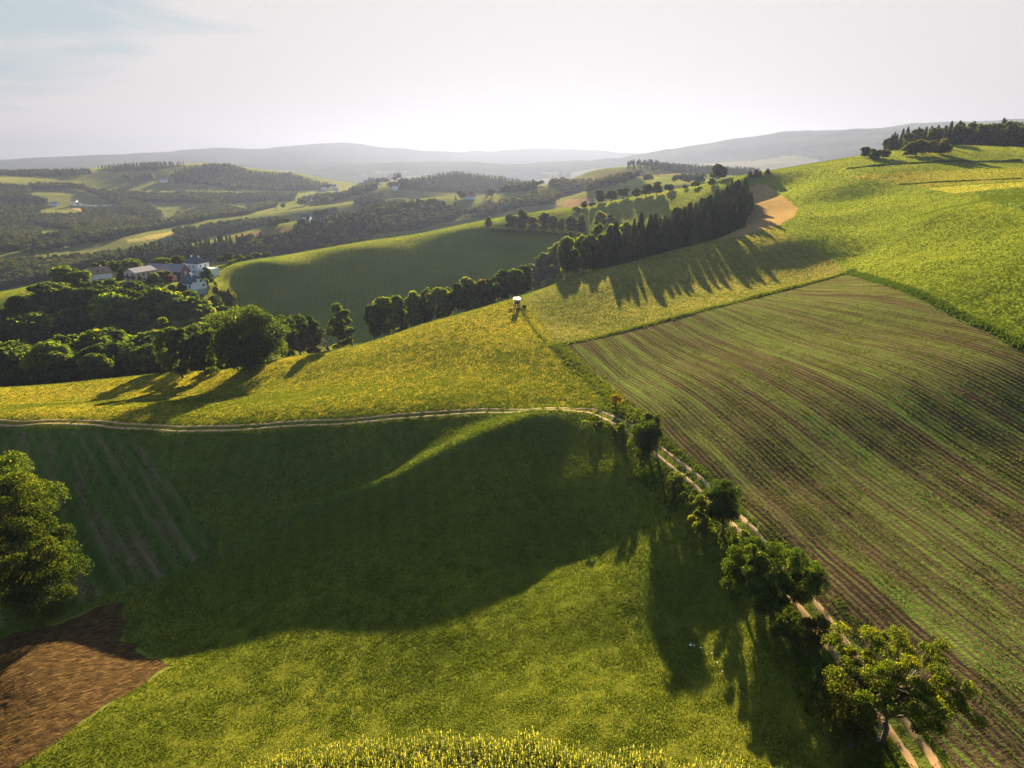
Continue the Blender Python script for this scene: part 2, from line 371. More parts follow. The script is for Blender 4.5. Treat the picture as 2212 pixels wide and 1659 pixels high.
# ------------------------------------------------------------------ ground sheet
th_in = np.arange(-0.82, 0.8201, 0.0025)
th = np.concatenate([-np.linspace(PI, 0.85, 30), th_in, np.linspace(0.85, PI, 30)])
lr = np.concatenate([np.linspace(math.log(3), math.log(32), 24)[:-1], np.arange(math.log(32), math.log(250), 0.0027), np.arange(math.log(250), math.log(620), 0.0042), np.arange(math.log(620), math.log(2200), 0.0065), np.linspace(math.log(2200), math.log(8400), 130)])
R_ = np.exp(lr)[:,None]; GX = R_*np.sin(th); GY = R_*np.cos(th); GZ = ground(GX, GY)
col = np.empty(GX.shape+(3,)); 
def setc(mask, c, a=1.0): col[mask] = col[mask]*(1-a)+np.array(c)*a
col[:] = (0.060,0.075,0.015)
rr_ = np.hypot(GX, GY)
far = rr_ > 560
setc(far, (0.060,0.070,0.026))
setc(rr_ > 2300, (0.035,0.045,0.028))
pn = vnoise(GX, GY, 380)+0.5*vnoise(GX+700, GY, 170)
setc((rr_ > 2300) & (pn > 0.3), (0.11,0.11,0.06))
setc((rr_ > 4000) & (GZ > -60), (0.03,0.042,0.026))
near = rr_ < 560
YEL = np.concatenate([[tuple(hit(*a)[:2]) for a in [(-60,420),(0,423),(100,424),(200,428),(300,422),(400,415),(480,410),(560,409),(612,413),(590,385),(557,346),(540,320),(521,300)]], wp([(519,240),(400,240),(200,240),(0,240),(-300,240)])])
setc(inside(YEL, GX, GY), (0.106,0.093,0.011))
for nm, c in [('greenhill',(0.070,0.090,0.013)),('olive',(0.088,0.083,0.026)),('lowgrass',(0.073,0.080,0.0105)),('striped',(0.07,0.052,0.03)),('leftrows',(0.05,0.06,0.02)),
              ('ploughed',(0.028,0.018,0.009)),('stubble',(0.165,0.12,0.066)),('strip',(0.17,0.165,0.03)),('crop',(0.06,0.10,0.03)),('terrace',(0.10,0.095,0.02)),
              ('dbrown',(0.075,0.058,0.042)),('cbrown',(0.085,0.06,0.045)),('rbrown',(0.11,0.08,0.06)),('hbrown',(0.085,0.075,0.045)),('light1',(0.17,0.15,0.06)),('light2',(0.12,0.14,0.04)),('roadside',(0.14,0.10,0.085))]:
    if nm in ('striped','leftrows','ploughed','olive','greenhill'):
        jx = vnoise(GX,GY,2.2)*0.7+vnoise(GX,GY,11)*0.6; jy = vnoise(GX+90,GY,2.2)*0.7
        mk = inside(G_[nm], GX+jx, GY+jy)
    else: mk = inside(G_[nm], GX, GY)
    setc(mk, c)
    if nm == 'striped': m_str = mk
    if nm == 'leftrows': m_left = mk
    if nm == 'ploughed': m_pl = mk
    if nm == 'stubble': m_st = mk
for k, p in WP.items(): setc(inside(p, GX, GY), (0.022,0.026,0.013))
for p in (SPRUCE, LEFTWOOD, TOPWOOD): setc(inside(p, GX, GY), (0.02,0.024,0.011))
vcol = np.concatenate([col, np.ones(GX.shape+(1,))], -1)
msk = np.zeros(GX.shape+(4,)); msk[...,3] = 1
msk[m_str,0] = 1; msk[m_left,1] = 1; msk[m_pl,2] = 1; msk[m_st,2] = 0.35
msk[...,3] = np.where(rr_ > 2300, 0.12, np.where(rr_ > 560, 0.5, 1.0)); msk[m_str,3] = 0.12; msk[m_pl,3] = 0.12; msk[m_left,3] = 0.4; msk[m_st,3] = 0.5
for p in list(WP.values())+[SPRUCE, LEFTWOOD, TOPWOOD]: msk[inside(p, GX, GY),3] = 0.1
# tilled ridges as real relief where the sheet is fine enough
dx, dy = (G_['striped'][:,0]*0).sum(), 0
SA = math.atan2(-(165-43), (32-9))            # run of the crop rows
ax = (-math.sin(SA), math.cos(SA))            # across the rows
acr = GX*ax[0]+GY*ax[1]
GZ = GZ + np.where(m_str & (rr_ < 190), 0.0*acr, 0)
LA = math.radians(-50); al = (-math.sin(LA), math.cos(LA)); acl = GX*al[0]+GY*al[1]
GZ = GZ + np.where(m_left, 0.09*np.sin(acl*2*PI/2.6+0.8*vnoise(GX,GY,9)), 0)
GZ = GZ + np.where((rr_ < 260) & ~m_str, 0.03*vnoise(GX,GY,2.3)+0.03*vnoise(GX,GY,1.2), 0)
GZ = GZ + np.where(m_pl, 0.07*vnoise(GX,GY,0.6), 0)
nr, nc = GX.shape
ii = np.arange(nr-1)[:,None]*nc+np.arange(nc-1)
quads = np.stack([ii, ii+1, ii+nc+1, ii+nc], -1).reshape(-1,4)[:, ::-1]
V_ = np.stack([GX,GY,GZ], -1).reshape(-1,3)

m, nt, out = newmat('field_ground')
geo = N(nt, 'ShaderNodeNewGeometry'); pos = geo.outputs['Position']
vc = N(nt, 'ShaderNodeAttribute', attribute_name='fieldcol'); mk = N(nt, 'ShaderNodeAttribute', attribute_name='fieldmask')
sep = N(nt, 'ShaderNodeSeparateColor'); nt.links.new(mk.outputs['Color'], sep.inputs[0])
base = vc.outputs['Color']
n1 = noise(nt, pos, 0.045, 4); n2 = noise(nt, pos, 0.9, 4, 0.7); n3 = noise(nt, pos, 0.012, 3)
base = mixc(nt, 1.0, base, ramp(nt, n1, [(0.3,(0.78,0.82,0.8)),(0.7,(1.22,1.15,1.05))]), 'MULTIPLY')
base = mixc(nt, 1.0, base, ramp(nt, n2, [(0.28,(0.76,0.79,0.78)),(0.5,(1,1,1)),(0.72,(1.24,1.2,1.1))]), 'MULTIPLY')
base = mixc(nt, 1.0, base, ramp(nt, n3, [(0.35,(0.9,0.95,0.9)),(0.65,(1.12,1.05,1.0))]), 'MULTIPLY')
def rows(angle, sx, sy, seed):
    mp = N(nt, 'ShaderNodeMapping', vector_type='TEXTURE'); mp.inputs['Rotation'].default_value = (0,0,angle); mp.inputs['Scale'].default_value = (1/sx, 1/sy, 50); mp.inputs['Location'].default_value = (seed, seed, 0)
    nt.links.new(pos, mp.inputs[0]); return mp.outputs[0]
r1 = noise(nt, rows(SA, 0.03, 0.8, 3), 1.0, 4, 0.75); r2 = noise(nt, rows(SA, 0.012, 0.13, 31), 1.0, 3, 0.6)
rs = mth(nt, 'ADD', mth(nt, 'MULTIPLY', r1, 0.68), mth(nt, 'MULTIPLY', r2, 0.27))
sxp = N(nt, 'ShaderNodeSeparateXYZ'); nt.links.new(pos, sxp.inputs[0])
acn = mth(nt, 'ADD', mth(nt, 'MULTIPLY', sxp.outputs[0], ax[0]), mth(nt, 'MULTIPLY', sxp.outputs[1], ax[1]))
sn = mth(nt, 'SINE', mth(nt, 'ADD', mth(nt, 'MULTIPLY', acn, 2*PI/0.76), mth(nt, 'MULTIPLY', noise(nt, pos, 0.35, 3), 3.0)))
rs = mth(nt, 'ADD', rs, mth(nt, 'MULTIPLY', sn, 0.075))
n4 = noise(nt, pos, 2.2, 3, 0.8); rs = mth(nt, 'ADD', rs, mth(nt, 'MULTIPLY', mth(nt, 'SUBTRACT', n4, 0.5), 0.35))
srow = ramp(nt, rs, [(0.36,(0.022,0.015,0.009)),(0.45,(0.075,0.050,0.024)),(0.50,(0.070,0.060,0.020)),(0.54,(0.060,0.10,0.014)),(0.70,(0.12,0.14,0.02))])
base = mixc(nt, mth(nt, 'MULTIPLY', sep.outputs[0], 0.9), base, srow)
l1 = noise(nt, rows(LA, 0.035, 0.5, 9), 1.0, 4, 0.7)
lrow = ramp(nt, l1, [(0.36,(0.03,0.062,0.010)),(0.5,(0.055,0.08,0.014)),(0.6,(0.11,0.078,0.04)),(0.7,(0.15,0.105,0.06))])
base = mixc(nt, mth(nt, 'MULTIPLY', sep.outputs[1], 0.8), base, lrow)
n5 = noise(nt, rows(math.radians(28), 0.9, 3.2, 5), 1.0, 4, 0.8)
soil = ramp(nt, n5, [(0.38,(0.018,0.011,0.005)),(0.52,(0.055,0.032,0.011)),(0.68,(0.22,0.125,0.035))])
base = mixc(nt, mth(nt, 'MULTIPLY', sep.outputs[2], 0.55), base, soil)
mow = mth(nt, 'SINE', mth(nt, 'ADD', mth(nt, 'MULTIPLY', acn, 2*PI/3.1), mth(nt, 'MULTIPLY', noise(nt, pos, 0.03, 3), 14.0)))
mowf = mth(nt, 'MULTIPLY_ADD', mow, 0.06, 1.0); mv = N(nt, 'ShaderNodeVectorMath', operation='SCALE'); nt.links.new(base, mv.inputs[0]); nt.links.new(mowf, mv.inputs['Scale'])
base = mv.outputs[0]
b = N(nt, 'ShaderNodeBsdfPrincipled'); b.inputs['Roughness'].default_value = 1.0; b.inputs['Specular IOR Level'].default_value = 0.0; nt.links.new(base, b.inputs['Base Color'])
nt.links.new(mth(nt, 'MULTIPLY', mk.outputs['Alpha'], 0.135), b.inputs['Sheen Weight']); b.inputs['Sheen Roughness'].default_value = 0.45
nt.links.new(mixc(nt, 1.0, base, (13.5,11.5,4.5), 'MULTIPLY'), b.inputs['Sheen Tint'])
bh = mth(nt, 'ADD', mth(nt, 'MULTIPLY', n2, 0.22), mth(nt, 'MULTIPLY', noise(nt, pos, 3.2, 3, 0.75), 0.26))
bp = N(nt, 'ShaderNodeBump'); bp.inputs['Strength'].default_value = 0.7; bp.inputs['Distance'].default_value = 0.8
nt.links.new(bh, bp.inputs['Height']); nt.links.new(bp.outputs[0], b.inputs['Normal'])
nt.links.new(b.outputs[0], out.inputs[0]); M['ground'] = m
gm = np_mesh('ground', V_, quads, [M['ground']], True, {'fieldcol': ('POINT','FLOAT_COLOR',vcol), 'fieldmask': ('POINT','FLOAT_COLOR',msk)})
tag(link(bpy.data.objects.new('ground', gm)), 'rolling farmland of grass and tilled fields', None, None, 'structure')
print('ground', len(V_), time.time()-T0)

# ------------------------------------------------------------------ track: two wheel ruts as thin dirt ribbons draped on the ground
TRK = [(-60,419),(0,422.2),(50,422),(100,423.2),(150,427),(200,428.5),(300,423),(400,416.2),(480,411),(540,409.2),(580,410.5),(600,414),(625,426),(642,438),(658,450.5),(700,484),(735,519),(765,553),(805,601),(838,645),(870,690),(900,729),(925,766),(950,808)]
tp = []
for a in TRK:
    h = hit(*a); tp.append(h[:2] if h is not None else None)
tp = [a for a in tp if a is not None]
def smooth_path(P, step):
    P = np.array(P); n = len(P); out = []
    for i in range(n-1):
        p0 = P[max(i-1,0)]; p1 = P[i]; p2 = P[i+1]; p3 = P[min(i+2,n-1)]
        k = max(2, int(np.hypot(*(p2-p1))/step))
        for t in np.arange(k)/k:
            out.append(0.5*((2*p1)+(-p0+p2)*t+(2*p0-5*p1+4*p2-p3)*t*t+(-p0+3*p1-3*p2+p3)*t**3))
    out.append(P[-1]); return np.array(out)
TPATH = smooth_path(tp, 0.5)
tan = np.gradient(TPATH, axis=0); tan /= np.linalg.norm(tan, axis=1)[:,None]; nor = np.stack([-tan[:,1], tan[:,0]], -1)
def tz(x, y):    # height of the finished sheet incl. its small relief
    return ground(x, y)+np.where(np.hypot(x,y) < 260, 0.03*vnoise(x,y,2.3)+0.03*vnoise(x,y,1.2), 0)
def ribbon(name, off, w, lift, mat, label, i0=0, i1=None):
    pth = TPATH[i0:i1]; nn = nor[i0:i1]; L = []
    us = np.linspace(-1, 1, 5)
    jit = 0.05*vnoise(pth[:,0]*1.0, pth[:,1]+off*9, 0.9)+0.05*vnoise(pth[:,0], pth[:,1]+off*9, 3.1)
    for u in us:
        o = off + u*(w/2+jit*abs(u)); p = pth+nn*np.broadcast_to(o, (len(pth),))[:,None] if np.ndim(o) else pth+nn*o
        z = tz(p[:,0], p[:,1])+lift*(1-0.9*abs(u)**3)
        L.append(np.stack([p[:,0],p[:,1],z], -1))
    v = np.stack(L, 1).reshape(-1,3); n = len(pth); k = len(us)
    i = np.arange(n-1)[:,None]*k+np.arange(k-1); q = np.stack([i,i+1,i+k+1,i+k], -1).reshape(-1,4)
    o = link(bpy.data.objects.new(name, np_mesh(name, v, q, [mat], True))); return tag(o, label, None, None, 'structure')
M['dirt'] = plain('dirt_track', (0.30,0.18,0.07), 1.0, var=0.35, scale=0.9)
M['verge'] = plain('rough_verge', (0.085,0.085,0.025), 1.0, var=0.5, scale=1.3)
ribbon('track', 0.78, 0.6, 0.07, M['dirt'], 'pale dirt wheel rut of the farm track')
ribbon('track', -0.78, 0.6, 0.07, M['dirt'], 'pale dirt wheel rut of the farm track')
# ------------------------------------------------------------------ plants
def cards(p, nrm, size, aspect=1.0, r=None):
    """quads at p facing nrm with half size size"""
    r = r or rng; n = len(p)
    a = r.normal(size=(n,3)); u = np.cross(nrm, a); u /= np.linalg.norm(u, axis=1)[:,None]+1e-9; w = np.cross(nrm, u)
    s = np.broadcast_to(size, (n,))[:,None]; u = u*s; w = w*s*aspect
    v = np.stack([p-u-w*0.6, p+u*0.9-w, p+u+w*0.7, p-u*0.8+w], 1).reshape(-1,3)
    return v, np.arange(4*n).reshape(-1,4)
def unit(n, r): a = r.normal(size=(n,3)); return a/np.linalg.norm(a, axis=1)[:,None]
def crown_pts(seed, nb, nl, rx, rz, zc, blob=(0.26,0.42), flat=0.0, shape='round', off=(0,0), fill=0.6):
    r = np.random.default_rng(seed)
    d = unit(nb, r); rad = r.uniform(0.35, 0.78, nb)
    bc = d*rad[:,None]
    if shape == 'tall': bc[:,2] *= 1.0
    bc = bc*np.array([rx, rx, rz]); br = r.uniform(*blob, nb)*min(rx, rz)*1.05
    if shape == 'cone':
        t = r.random(nb)**0.8; ang = r.uniform(0, 2*PI, nb); rad = (1-t)*rx*0.8
        bc = np.stack([rad*np.cos(ang), rad*np.sin(ang), (t*2-1)*rz*0.85], -1); br = rx*(0.2+0.35*(1-t))
    which = r.integers(0, nb, nl); dd = unit(nl, r); dd[:,2] = np.where(dd[:,2] < -0.3, -dd[:,2], dd[:,2])
    k = r.uniform(fill, 1.1, nl)
    p = bc[which]+dd*(br[which]*k)[:,None]*np.array([1,1,0.85])
    # uneven clusters: pull leaves towards twig tips
    nt_ = max(30, nl//14); tips = r.integers(0, nl, nt_); own = r.integers(0, nt_, nl)
    near_t = p[tips][own]; same = np.linalg.norm(near_t-p, axis=1) < 0.32*min(rx, rz)
    p = np.where(same[:,None], p*0.68+near_t*0.32, p)
    nrm = dd*0.8+unit(nl, r)*0.75; nrm /= np.linalg.norm(nrm, axis=1)[:,None]
    bt = r.random(nb)
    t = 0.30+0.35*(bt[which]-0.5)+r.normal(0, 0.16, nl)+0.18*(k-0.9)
    p = p+np.array([off[0], off[1], zc])
    return p, nrm, np.clip(t, 0, 1), bc+np.array([off[0],off[1],zc]), br
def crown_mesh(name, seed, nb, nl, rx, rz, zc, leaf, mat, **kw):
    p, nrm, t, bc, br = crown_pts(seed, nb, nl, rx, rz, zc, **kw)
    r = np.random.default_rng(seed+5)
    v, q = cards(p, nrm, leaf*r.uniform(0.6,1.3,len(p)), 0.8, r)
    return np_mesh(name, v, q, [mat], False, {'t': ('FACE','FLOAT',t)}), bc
def trunk_mesh(name, seed, h, r0, zc, bc, nlimb=7, lean=0.0):
    r = np.random.default_rng(seed+9); mb = MB()
    pts = [(0,0,-0.4)]; k = 4
    for i in range(1, k+1):
        pts.append((lean*i/k*h*0.3+r.normal(0, r0*0.5), r.normal(0, r0*0.5), zc*i/k))
    for i in range(k): mb.bar(pts[i], pts[i+1], r0*(1-0.16*i), r0*(1-0.16*(i+1)), 7)
    for i in r.choice(len(bc), min(nlimb, len(bc)), replace=False):
        a = pts[int(r.integers(2, k+1))]; b = bc[i]; mid = [(a[j]+b[j])/2+r.normal(0, 0.25) for j in range(3)]
        mb.bar(a, mid, r0*0.42, r0*0.26, 5); mb.bar(mid, b, r0*0.26, r0*0.07, 5)
    return mb.mesh(name, M['bark'], True)
def spruce_mesh(name, seed, nl, h, rb, leaf):
    r = np.random.default_rng(seed); nlay = int(h*1.5)
    t = r.random(nl)**0.72; lay = np.floor(t*nlay)/nlay; ang0 = r.uniform(0, 2*PI, nlay+1)
    nbr = 9; bi = r.integers(0, nbr, nl); li = np.minimum((lay*nlay).astype(int), nlay)
    ang = ang0[li]+bi*2*PI/nbr+r.normal(0, 0.13, nl)
    lenv = rb*(1-lay)**0.85*(0.8+0.35*r.random((nlay+1, nbr))[li, bi])+0.12
    s = r.random(nl)**0.6; rad = lenv*s
    z = h*(0.06+0.93*lay)-rad*0.33+r.normal(0, 0.10, nl)+0.1*h/nlay*r.random(nl)
    p = np.stack([rad*np.cos(ang), rad*np.sin(ang), z], -1)
    nrm = np.stack([np.cos(ang)*0.5, np.sin(ang)*0.5, np.full(nl, 0.9)], -1)+unit(nl, r)*0.55; nrm /= np.linalg.norm(nrm, axis=1)[:,None]
    v, q = cards(p, nrm, leaf*r.uniform(0.6,1.2,nl)*(0.55+0.6*(1-lay)), 0.6, r)
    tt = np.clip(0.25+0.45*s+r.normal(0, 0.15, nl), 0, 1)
    return np_mesh(name, v, q, [M['needle']], False, {'t': ('FACE','FLOAT',tt)})
# kinds: name -> list of (crown mesh, trunk mesh, nominal height, nominal crown radius)
KIND = {'broad': [], 'tall': [], 'bush': [], 'spruce': []}
for i in range(6):
    rx = 5.3; h = 14.0; rz = 6.9; zc = 6.7
    cm, bc = crown_mesh('crown', 100+i, 30, 6200, rx, rz, zc, 0.40, M['leaf'])
    KIND['broad'].append((cm, trunk_mesh('trunk', 100+i, h, 0.32, zc, bc), h, rx))
for i in range(4):
    rx = 3.2; h = 14.0; rz = 6.9; zc = 7.0
    cm, bc = crown_mesh('crown', 140+i, 26, 4200, rx, rz, zc, 0.36, M['leaf'], blob=(0.34,0.55))
    KIND['tall'].append((cm, trunk_mesh('trunk', 140+i, h, 0.26, zc, bc), h, rx))
for i in range(4):
    rx = 2.6; h = 4.2; rz = 2.2; zc = 1.9
    cm, bc = crown_mesh('crown', 170+i, 16, 2600, rx, rz, zc, 0.24, M['leaf'], blob=(0.3,0.5))
    KIND['bush'].append((cm, trunk_mesh('trunk', 170+i, h, 0.10, zc*0.6, bc), h, rx))
for i in range(4):
    h = 18.0; rb = 3.3
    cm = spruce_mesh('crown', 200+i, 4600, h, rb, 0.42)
    mb = MB(); mb.bar((0,0,-0.4), (0,0,h*0.5), 0.24, 0.15, 7); mb.bar((0,0,h*0.5), (0,0,h*0.97), 0.15, 0.03, 6)
    KIND['spruce'].append((cm, mb.mesh('trunk', M['bark'], True), h, rb))
NTREE = [0]
HUE = {'dark': (0.8,0.88,0.9), 'mid': (1.15,1.1,1), 'light': (2.0,1.75,1.1), 'yellow': (2.6,2.0,1.0), 'brown': (1.5,0.95,0.7), 'orange': (3.6,1.7,0.7), 'red': (1.6,0.45,0.6), 'olive': (1.25,1.1,0.9)}
def tree(kind, x, y, h, w=None, hue='mid', label=None, group=None, name=None, sink=0.0, z=None, var=None):
    i = NTREE[0]; NTREE[0] += 1
    cm, tm, hn, rn = KIND[kind][(i*7+3) % len(KIND[kind]) if var is None else var]
    s = h/hn; sx = s if w is None else (w/2)/rn
    z = float(ground(x, y)) if z is None else z
    rz_ = (i*2.399) % (2*PI)
    nm = name or {'broad':'broadleaf_tree','tall':'broadleaf_tree','bush':'shrub','spruce':'spruce_tree'}[kind]
    e = empty(nm, (x, y, z-sink), rz_, (sx, sx, s))
    c = bpy.data.objects.new('crown', cm); link(c, e); k = 0.88+0.24*random.random(); hc = HUE[hue] if isinstance(hue, str) else hue
    c.color = (hc[0]*k*random.uniform(0.93,1.08), hc[1]*k, hc[2]*k, 1)
    t = bpy.data.objects.new('trunk', tm); link(t, e)
    cat = {'broad':'tree','tall':'tree','bush':'shrub','spruce':'spruce'}[kind]
    tag(e, label, cat, group); return e
def tpix(kind, x0, x1, ytop, ybase, Y=None, hue='mid', label=None, group=None, **kw):
    """tree from its outline in the photograph: sides, top, foot; Y = forward distance where the foot is hidden"""
    px = (x0+x1)/2
    if Y is None:
        hh = hit(px, ybase); x, y, z = hh
    else:
        x, y = col_x(px, Y), Y; z = float(ground(x, y))
        d = ray(px, ybase); x = d[0]/d[1]*Y
    dist = math.sqrt(x*x+y*y+z*z)
    d = ray(px, ytop); ztop = d[2]/d[1]*y
    h = max(1.2, ztop-z); w = (x1-x0)/F*dist*1.02
    return tree(kind, x, y, h, w, hue, label, group, z=z, **kw)
print('protos', time.time()-T0)
# ------------------------------------------------------------------ near trees, each with a crown and limbs of its own
def big_tree(name, label, bx, by, x0, x1, yt, yb, seed, nl, leaf, hue, nb=30, nlimb=12, cat='tree', group=None, r0=0.2, shape='round', blob=(0.26,0.42), mat=None, bvar=1.0, Y=None, fill=0.6):
    """own tree: foot pixel (bx,by), crown outline box in the photograph"""
    if Y is None: x, y, z = hit(bx, by)
    else:
        x, y = col_x(bx, Y), Y; z = float(ground(x, y))
    dist = math.sqrt(x*x+y*y+z*z); el = math.atan2(-z, math.hypot(x, y))
    rx = (x1-x0)/2/F*dist*1.04
    # crown centre on the view ray at the tree's own distance
    d = ray((x0+x1)/2, (yt+yb)/2); cx = d[0]/d[1]*y; czz = d[2]/d[1]*y
    hv = (yb-yt)/2/F*dist
    rz = max(0.35*rx, math.sqrt(max(0.05, hv*hv-(rx*math.sin(el))**2))/math.cos(el))*1.05
    zc = max(rz*0.8, czz-z)
    e = empty(name, (x, y, z)); 
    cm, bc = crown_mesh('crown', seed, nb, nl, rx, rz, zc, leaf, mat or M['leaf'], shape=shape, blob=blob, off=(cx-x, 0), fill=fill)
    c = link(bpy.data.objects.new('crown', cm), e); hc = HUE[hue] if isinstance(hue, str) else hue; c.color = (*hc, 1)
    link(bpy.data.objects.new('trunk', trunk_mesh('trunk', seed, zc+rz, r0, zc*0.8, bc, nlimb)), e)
    tag(e, label, cat, group); return e, (x, y, z, zc, rx, rz)
big_tree('broadleaf_tree', 'large spreading oak at the left edge beside the shaded crop rows', 28, 616, -16, 70, 482, 616, 301, 110000, 0.095, (0.98,0.9,0.72), nb=110, nlimb=16, r0=0.45, blob=(0.15,0.26))
big_tree('broadleaf_tree', 'tall tree at the left edge standing behind the large spreading oak', 0, 560, -60, 46, 452, 545, 302, 44000, 0.12, (1.25,1.2,0.9), nb=50, nlimb=12, r0=0.35, blob=(0.16,0.28))
big_tree('broadleaf_tree', 'small dark round tree beside the track just below its bend', 648, 458, 629, 661, 421, 455, 311, 20000, 0.065, 'dark', nb=26, blob=(0.3,0.5))
big_tree('broadleaf_tree', 'thin brownish green treetop rising behind the small dark round tree', 655, 446, 641, 664, 411, 432, 312, 3500, 0.085, 'olive', nb=14)
big_tree('broadleaf_tree', 'dark rounded tree covering the track between two track gaps', 722, 535, 704, 740, 482, 527, 313, 26000, 0.065, 'dark', nb=32, blob=(0.28,0.45))
big_tree('shrub', 'yellow leaved bush leaning against the left side of a dark rounded tree', 703, 536, 690, 712, 494, 530, 314, 8000, 0.065, (2.3,1.9,1.0), nb=16, cat='shrub')
big_tree('broadleaf_tree', 'broad low spreading dark green tree overhanging the track', 772, 618, 723, 824, 534, 618, 315, 80000, 0.062, (1.1,1.1,0.85), nb=120, nlimb=16, r0=0.26, blob=(0.12,0.22))
big_tree('shrub', 'half bare brown bush between the two big trees by the track', 812, 652, 797, 829, 616, 650, 316, 3600, 0.07, 'brown', nb=18, cat='shrub')
ft, FT = big_tree('fruit_tree', 'wide airy yellow green fruit tree with visible limbs over the track', 882, 742, 823, 968, 622, 728, 317, 60000, 0.058, (1.9,1.5,0.8), nb=90, nlimb=46, r0=0.24, blob=(0.13,0.28), fill=0.1)
big_tree('shrub', 'dark brown straggly bush beneath the airy yellow green fruit tree', 850, 748, 824, 878, 676, 746, 318, 8000, 0.075, (1.0,0.7,0.6), nb=26, cat='shrub')
big_tree('shrub', 'small orange leaved hawthorn on the bank above the track bend', 615, 407, 607, 624, 392, 405, 319, 1600, 0.07, 'orange', nb=12, cat='shrub')
# low scrub along the left side of the track
SC = [(640,470,632,652,452,470,'mid'),(672,488,660,686,468,490,'olive'),(690,505,676,704,486,508,'mid'),(742,548,728,756,530,552,'light'),(748,572,730,762,548,574,'dark'),(700,538,690,716,520,545,'olive'),
      (786,640,772,802,618,645,'mid'),(826,694,812,840,668,696,'dark'),(590,425,578,606,414,427,'yellow'),(614,434,602,630,420,438,'olive')]
for i, (bx, by, x0, x1, a, b_, hu) in enumerate(SC):
    big_tree('shrub', 'low tangled bush in the scrub strip on the field side of the track', bx, by, x0, x1, a, b_, 330+i, 1500, 0.09, hu, nb=12, nlimb=4, cat='shrub', group='scrub along the track', r0=0.06)

# ------------------------------------------------------------------ oak clump and dark trees on the left
OC = [(212,288,309,369,371,None,'mid','massive dome shaped oak at the right end of the clump on the meadow edge'),
      (190,222,326,374,375,None,'mid','tall tree next to the massive dome shaped oak, on its left'),
      (172,194,331,376,378,None,'mid','narrow dark tree in the oak clump, second from its left end'),
      (156,181,323,362,370,212,'light','pale yellow green tree at the left end of the oak clump'),
      (203,236,308,345,365,228,'light','light green treetop showing above the middle of the oak clump'),
      (236,262,313,350,365,226,'mid','treetop behind the massive dome shaped oak'),
      (268,296,318,356,356,216,'dark','dark tree just right of the oak clump beyond the meadow crest'),
      (284,312,311,350,352,226,'mid','rounded dark tree second right of the oak clump'),
      (304,322,312,350,352,232,'dark','dark upright tree third right of the oak clump'),
      (327,352,306,352,350,222,'light','solitary light topped tree in the gully between clump and tree row')]
for i, (x0, x1, a, b_, by, Y, hu, lb) in enumerate(OC):
    big_tree('broadleaf_tree', lb, (x0+x1)/2, by, x0-2, x1+2, a, by+9, 400+i, 46000 if i == 0 else 17000, 0.19 if i == 0 else 0.21, {'light':(1.9,1.7,1.0)}.get(hu, hu), nb=80 if i == 0 else 38, nlimb=8, r0=0.4, Y=Y, blob=(0.2,0.36))
def inpoly_pts(poly, s, seed=1, jit=0.38):
    r = np.random.default_rng(seed); x = np.arange(poly[:,0].min(), poly[:,0].max(), s); y = np.arange(poly[:,1].min(), poly[:,1].max(), s)
    X, Y = np.meshgrid(x, y); X = X+(np.arange(len(y)) % 2)[:,None]*s/2; X = X+r.uniform(-jit,jit,X.shape)*s; Y = Y+r.uniform(-jit,jit,X.shape)*s
    k = inside(poly, X, Y); return np.stack([X[k], Y[k]], -1)
def proj(x, y, z):
    dz = y*cp - z*sp; return W/2+F*x/dz, H/2-F*(y*sp+z*cp)/dz
FARM_CLEAR = wp([(82,395),(84,352),(235,345),(235,420),(80,420)])
k = 0
for x, y in inpoly_pts(LEFTWOOD, 9.6, 3):
    if x > col_x(150, y) and y < 235: continue
    z = float(ground(x, y)); px, py = proj(x, y, z)
    hmax = 17 if y < 240 else 25
    h = random.uniform(0.62, 1.15)*hmax
    lim = np.interp(px, [0,56,90,116,146,190,217,240], [288,280,276,275,278,284,293,306])+random.uniform(0,9)       # keep the farm in sight
    tpx, tpy = proj(x, y, z+h)
    if tpy < lim:
        h = (y*(-math.tan(PITCH+math.atan((lim-384)/F))) - z)*random.uniform(0.9,1.0)
        if h < 3.5: continue
    row = 'front edge' if y < 250 else ('middle' if y < 300 else 'far edge by the farm')
    tree('broad', x, y, h, h*random.uniform(0.8, 1.05), ['dark','mid','olive','mid','light','dark','dark'][k % 7], 'dark broadleaf tree in the %s of the wood below the farm' % row, 'trees of the wood below the farm, '+row, z=z); k += 1
print('leftwood', k, time.time()-T0)

# ------------------------------------------------------------------ row of trees beyond the crest of the yellow meadow
ROW = [(365,384,300,352,236,'mid'),(378,398,292,345,242,'light'),(392,410,286,340,246,'mid'),(404,421,284,335,240,'light'),(418,434,286,330,246,'mid'),(428,446,284,328,238,'light'),(440,455,284,322,243,'mid'),
       (451,466,280,318,238,'dark'),(460,478,275,313,244,'light'),(474,488,274,308,246,'brown'),(483,498,272,305,252,'olive'),(492,512,267,300,252,'dark'),(505,524,266,298,250,'mid'),(516,530,262,294,258,'dark')]
for i, (x0, x1, a, b_, Y, hu) in enumerate(ROW):
    x = col_x((x0+x1)/2, Y)*1.0; z = float(ground(x, Y)); d = ray((x0+x1)/2, (a+b_)/2); x = d[0]/d[1]*Y
    ztop = ray(500, a)[2]/ray(500, a)[1]*Y
    tree('tall' if i % 3 else 'broad', x, Y, ztop-z, (x1-x0)/F*Y*1.25, hu, 'green broadleaf tree in the row behind the yellow meadow crest', 'tree row behind the yellow meadow crest', z=z)
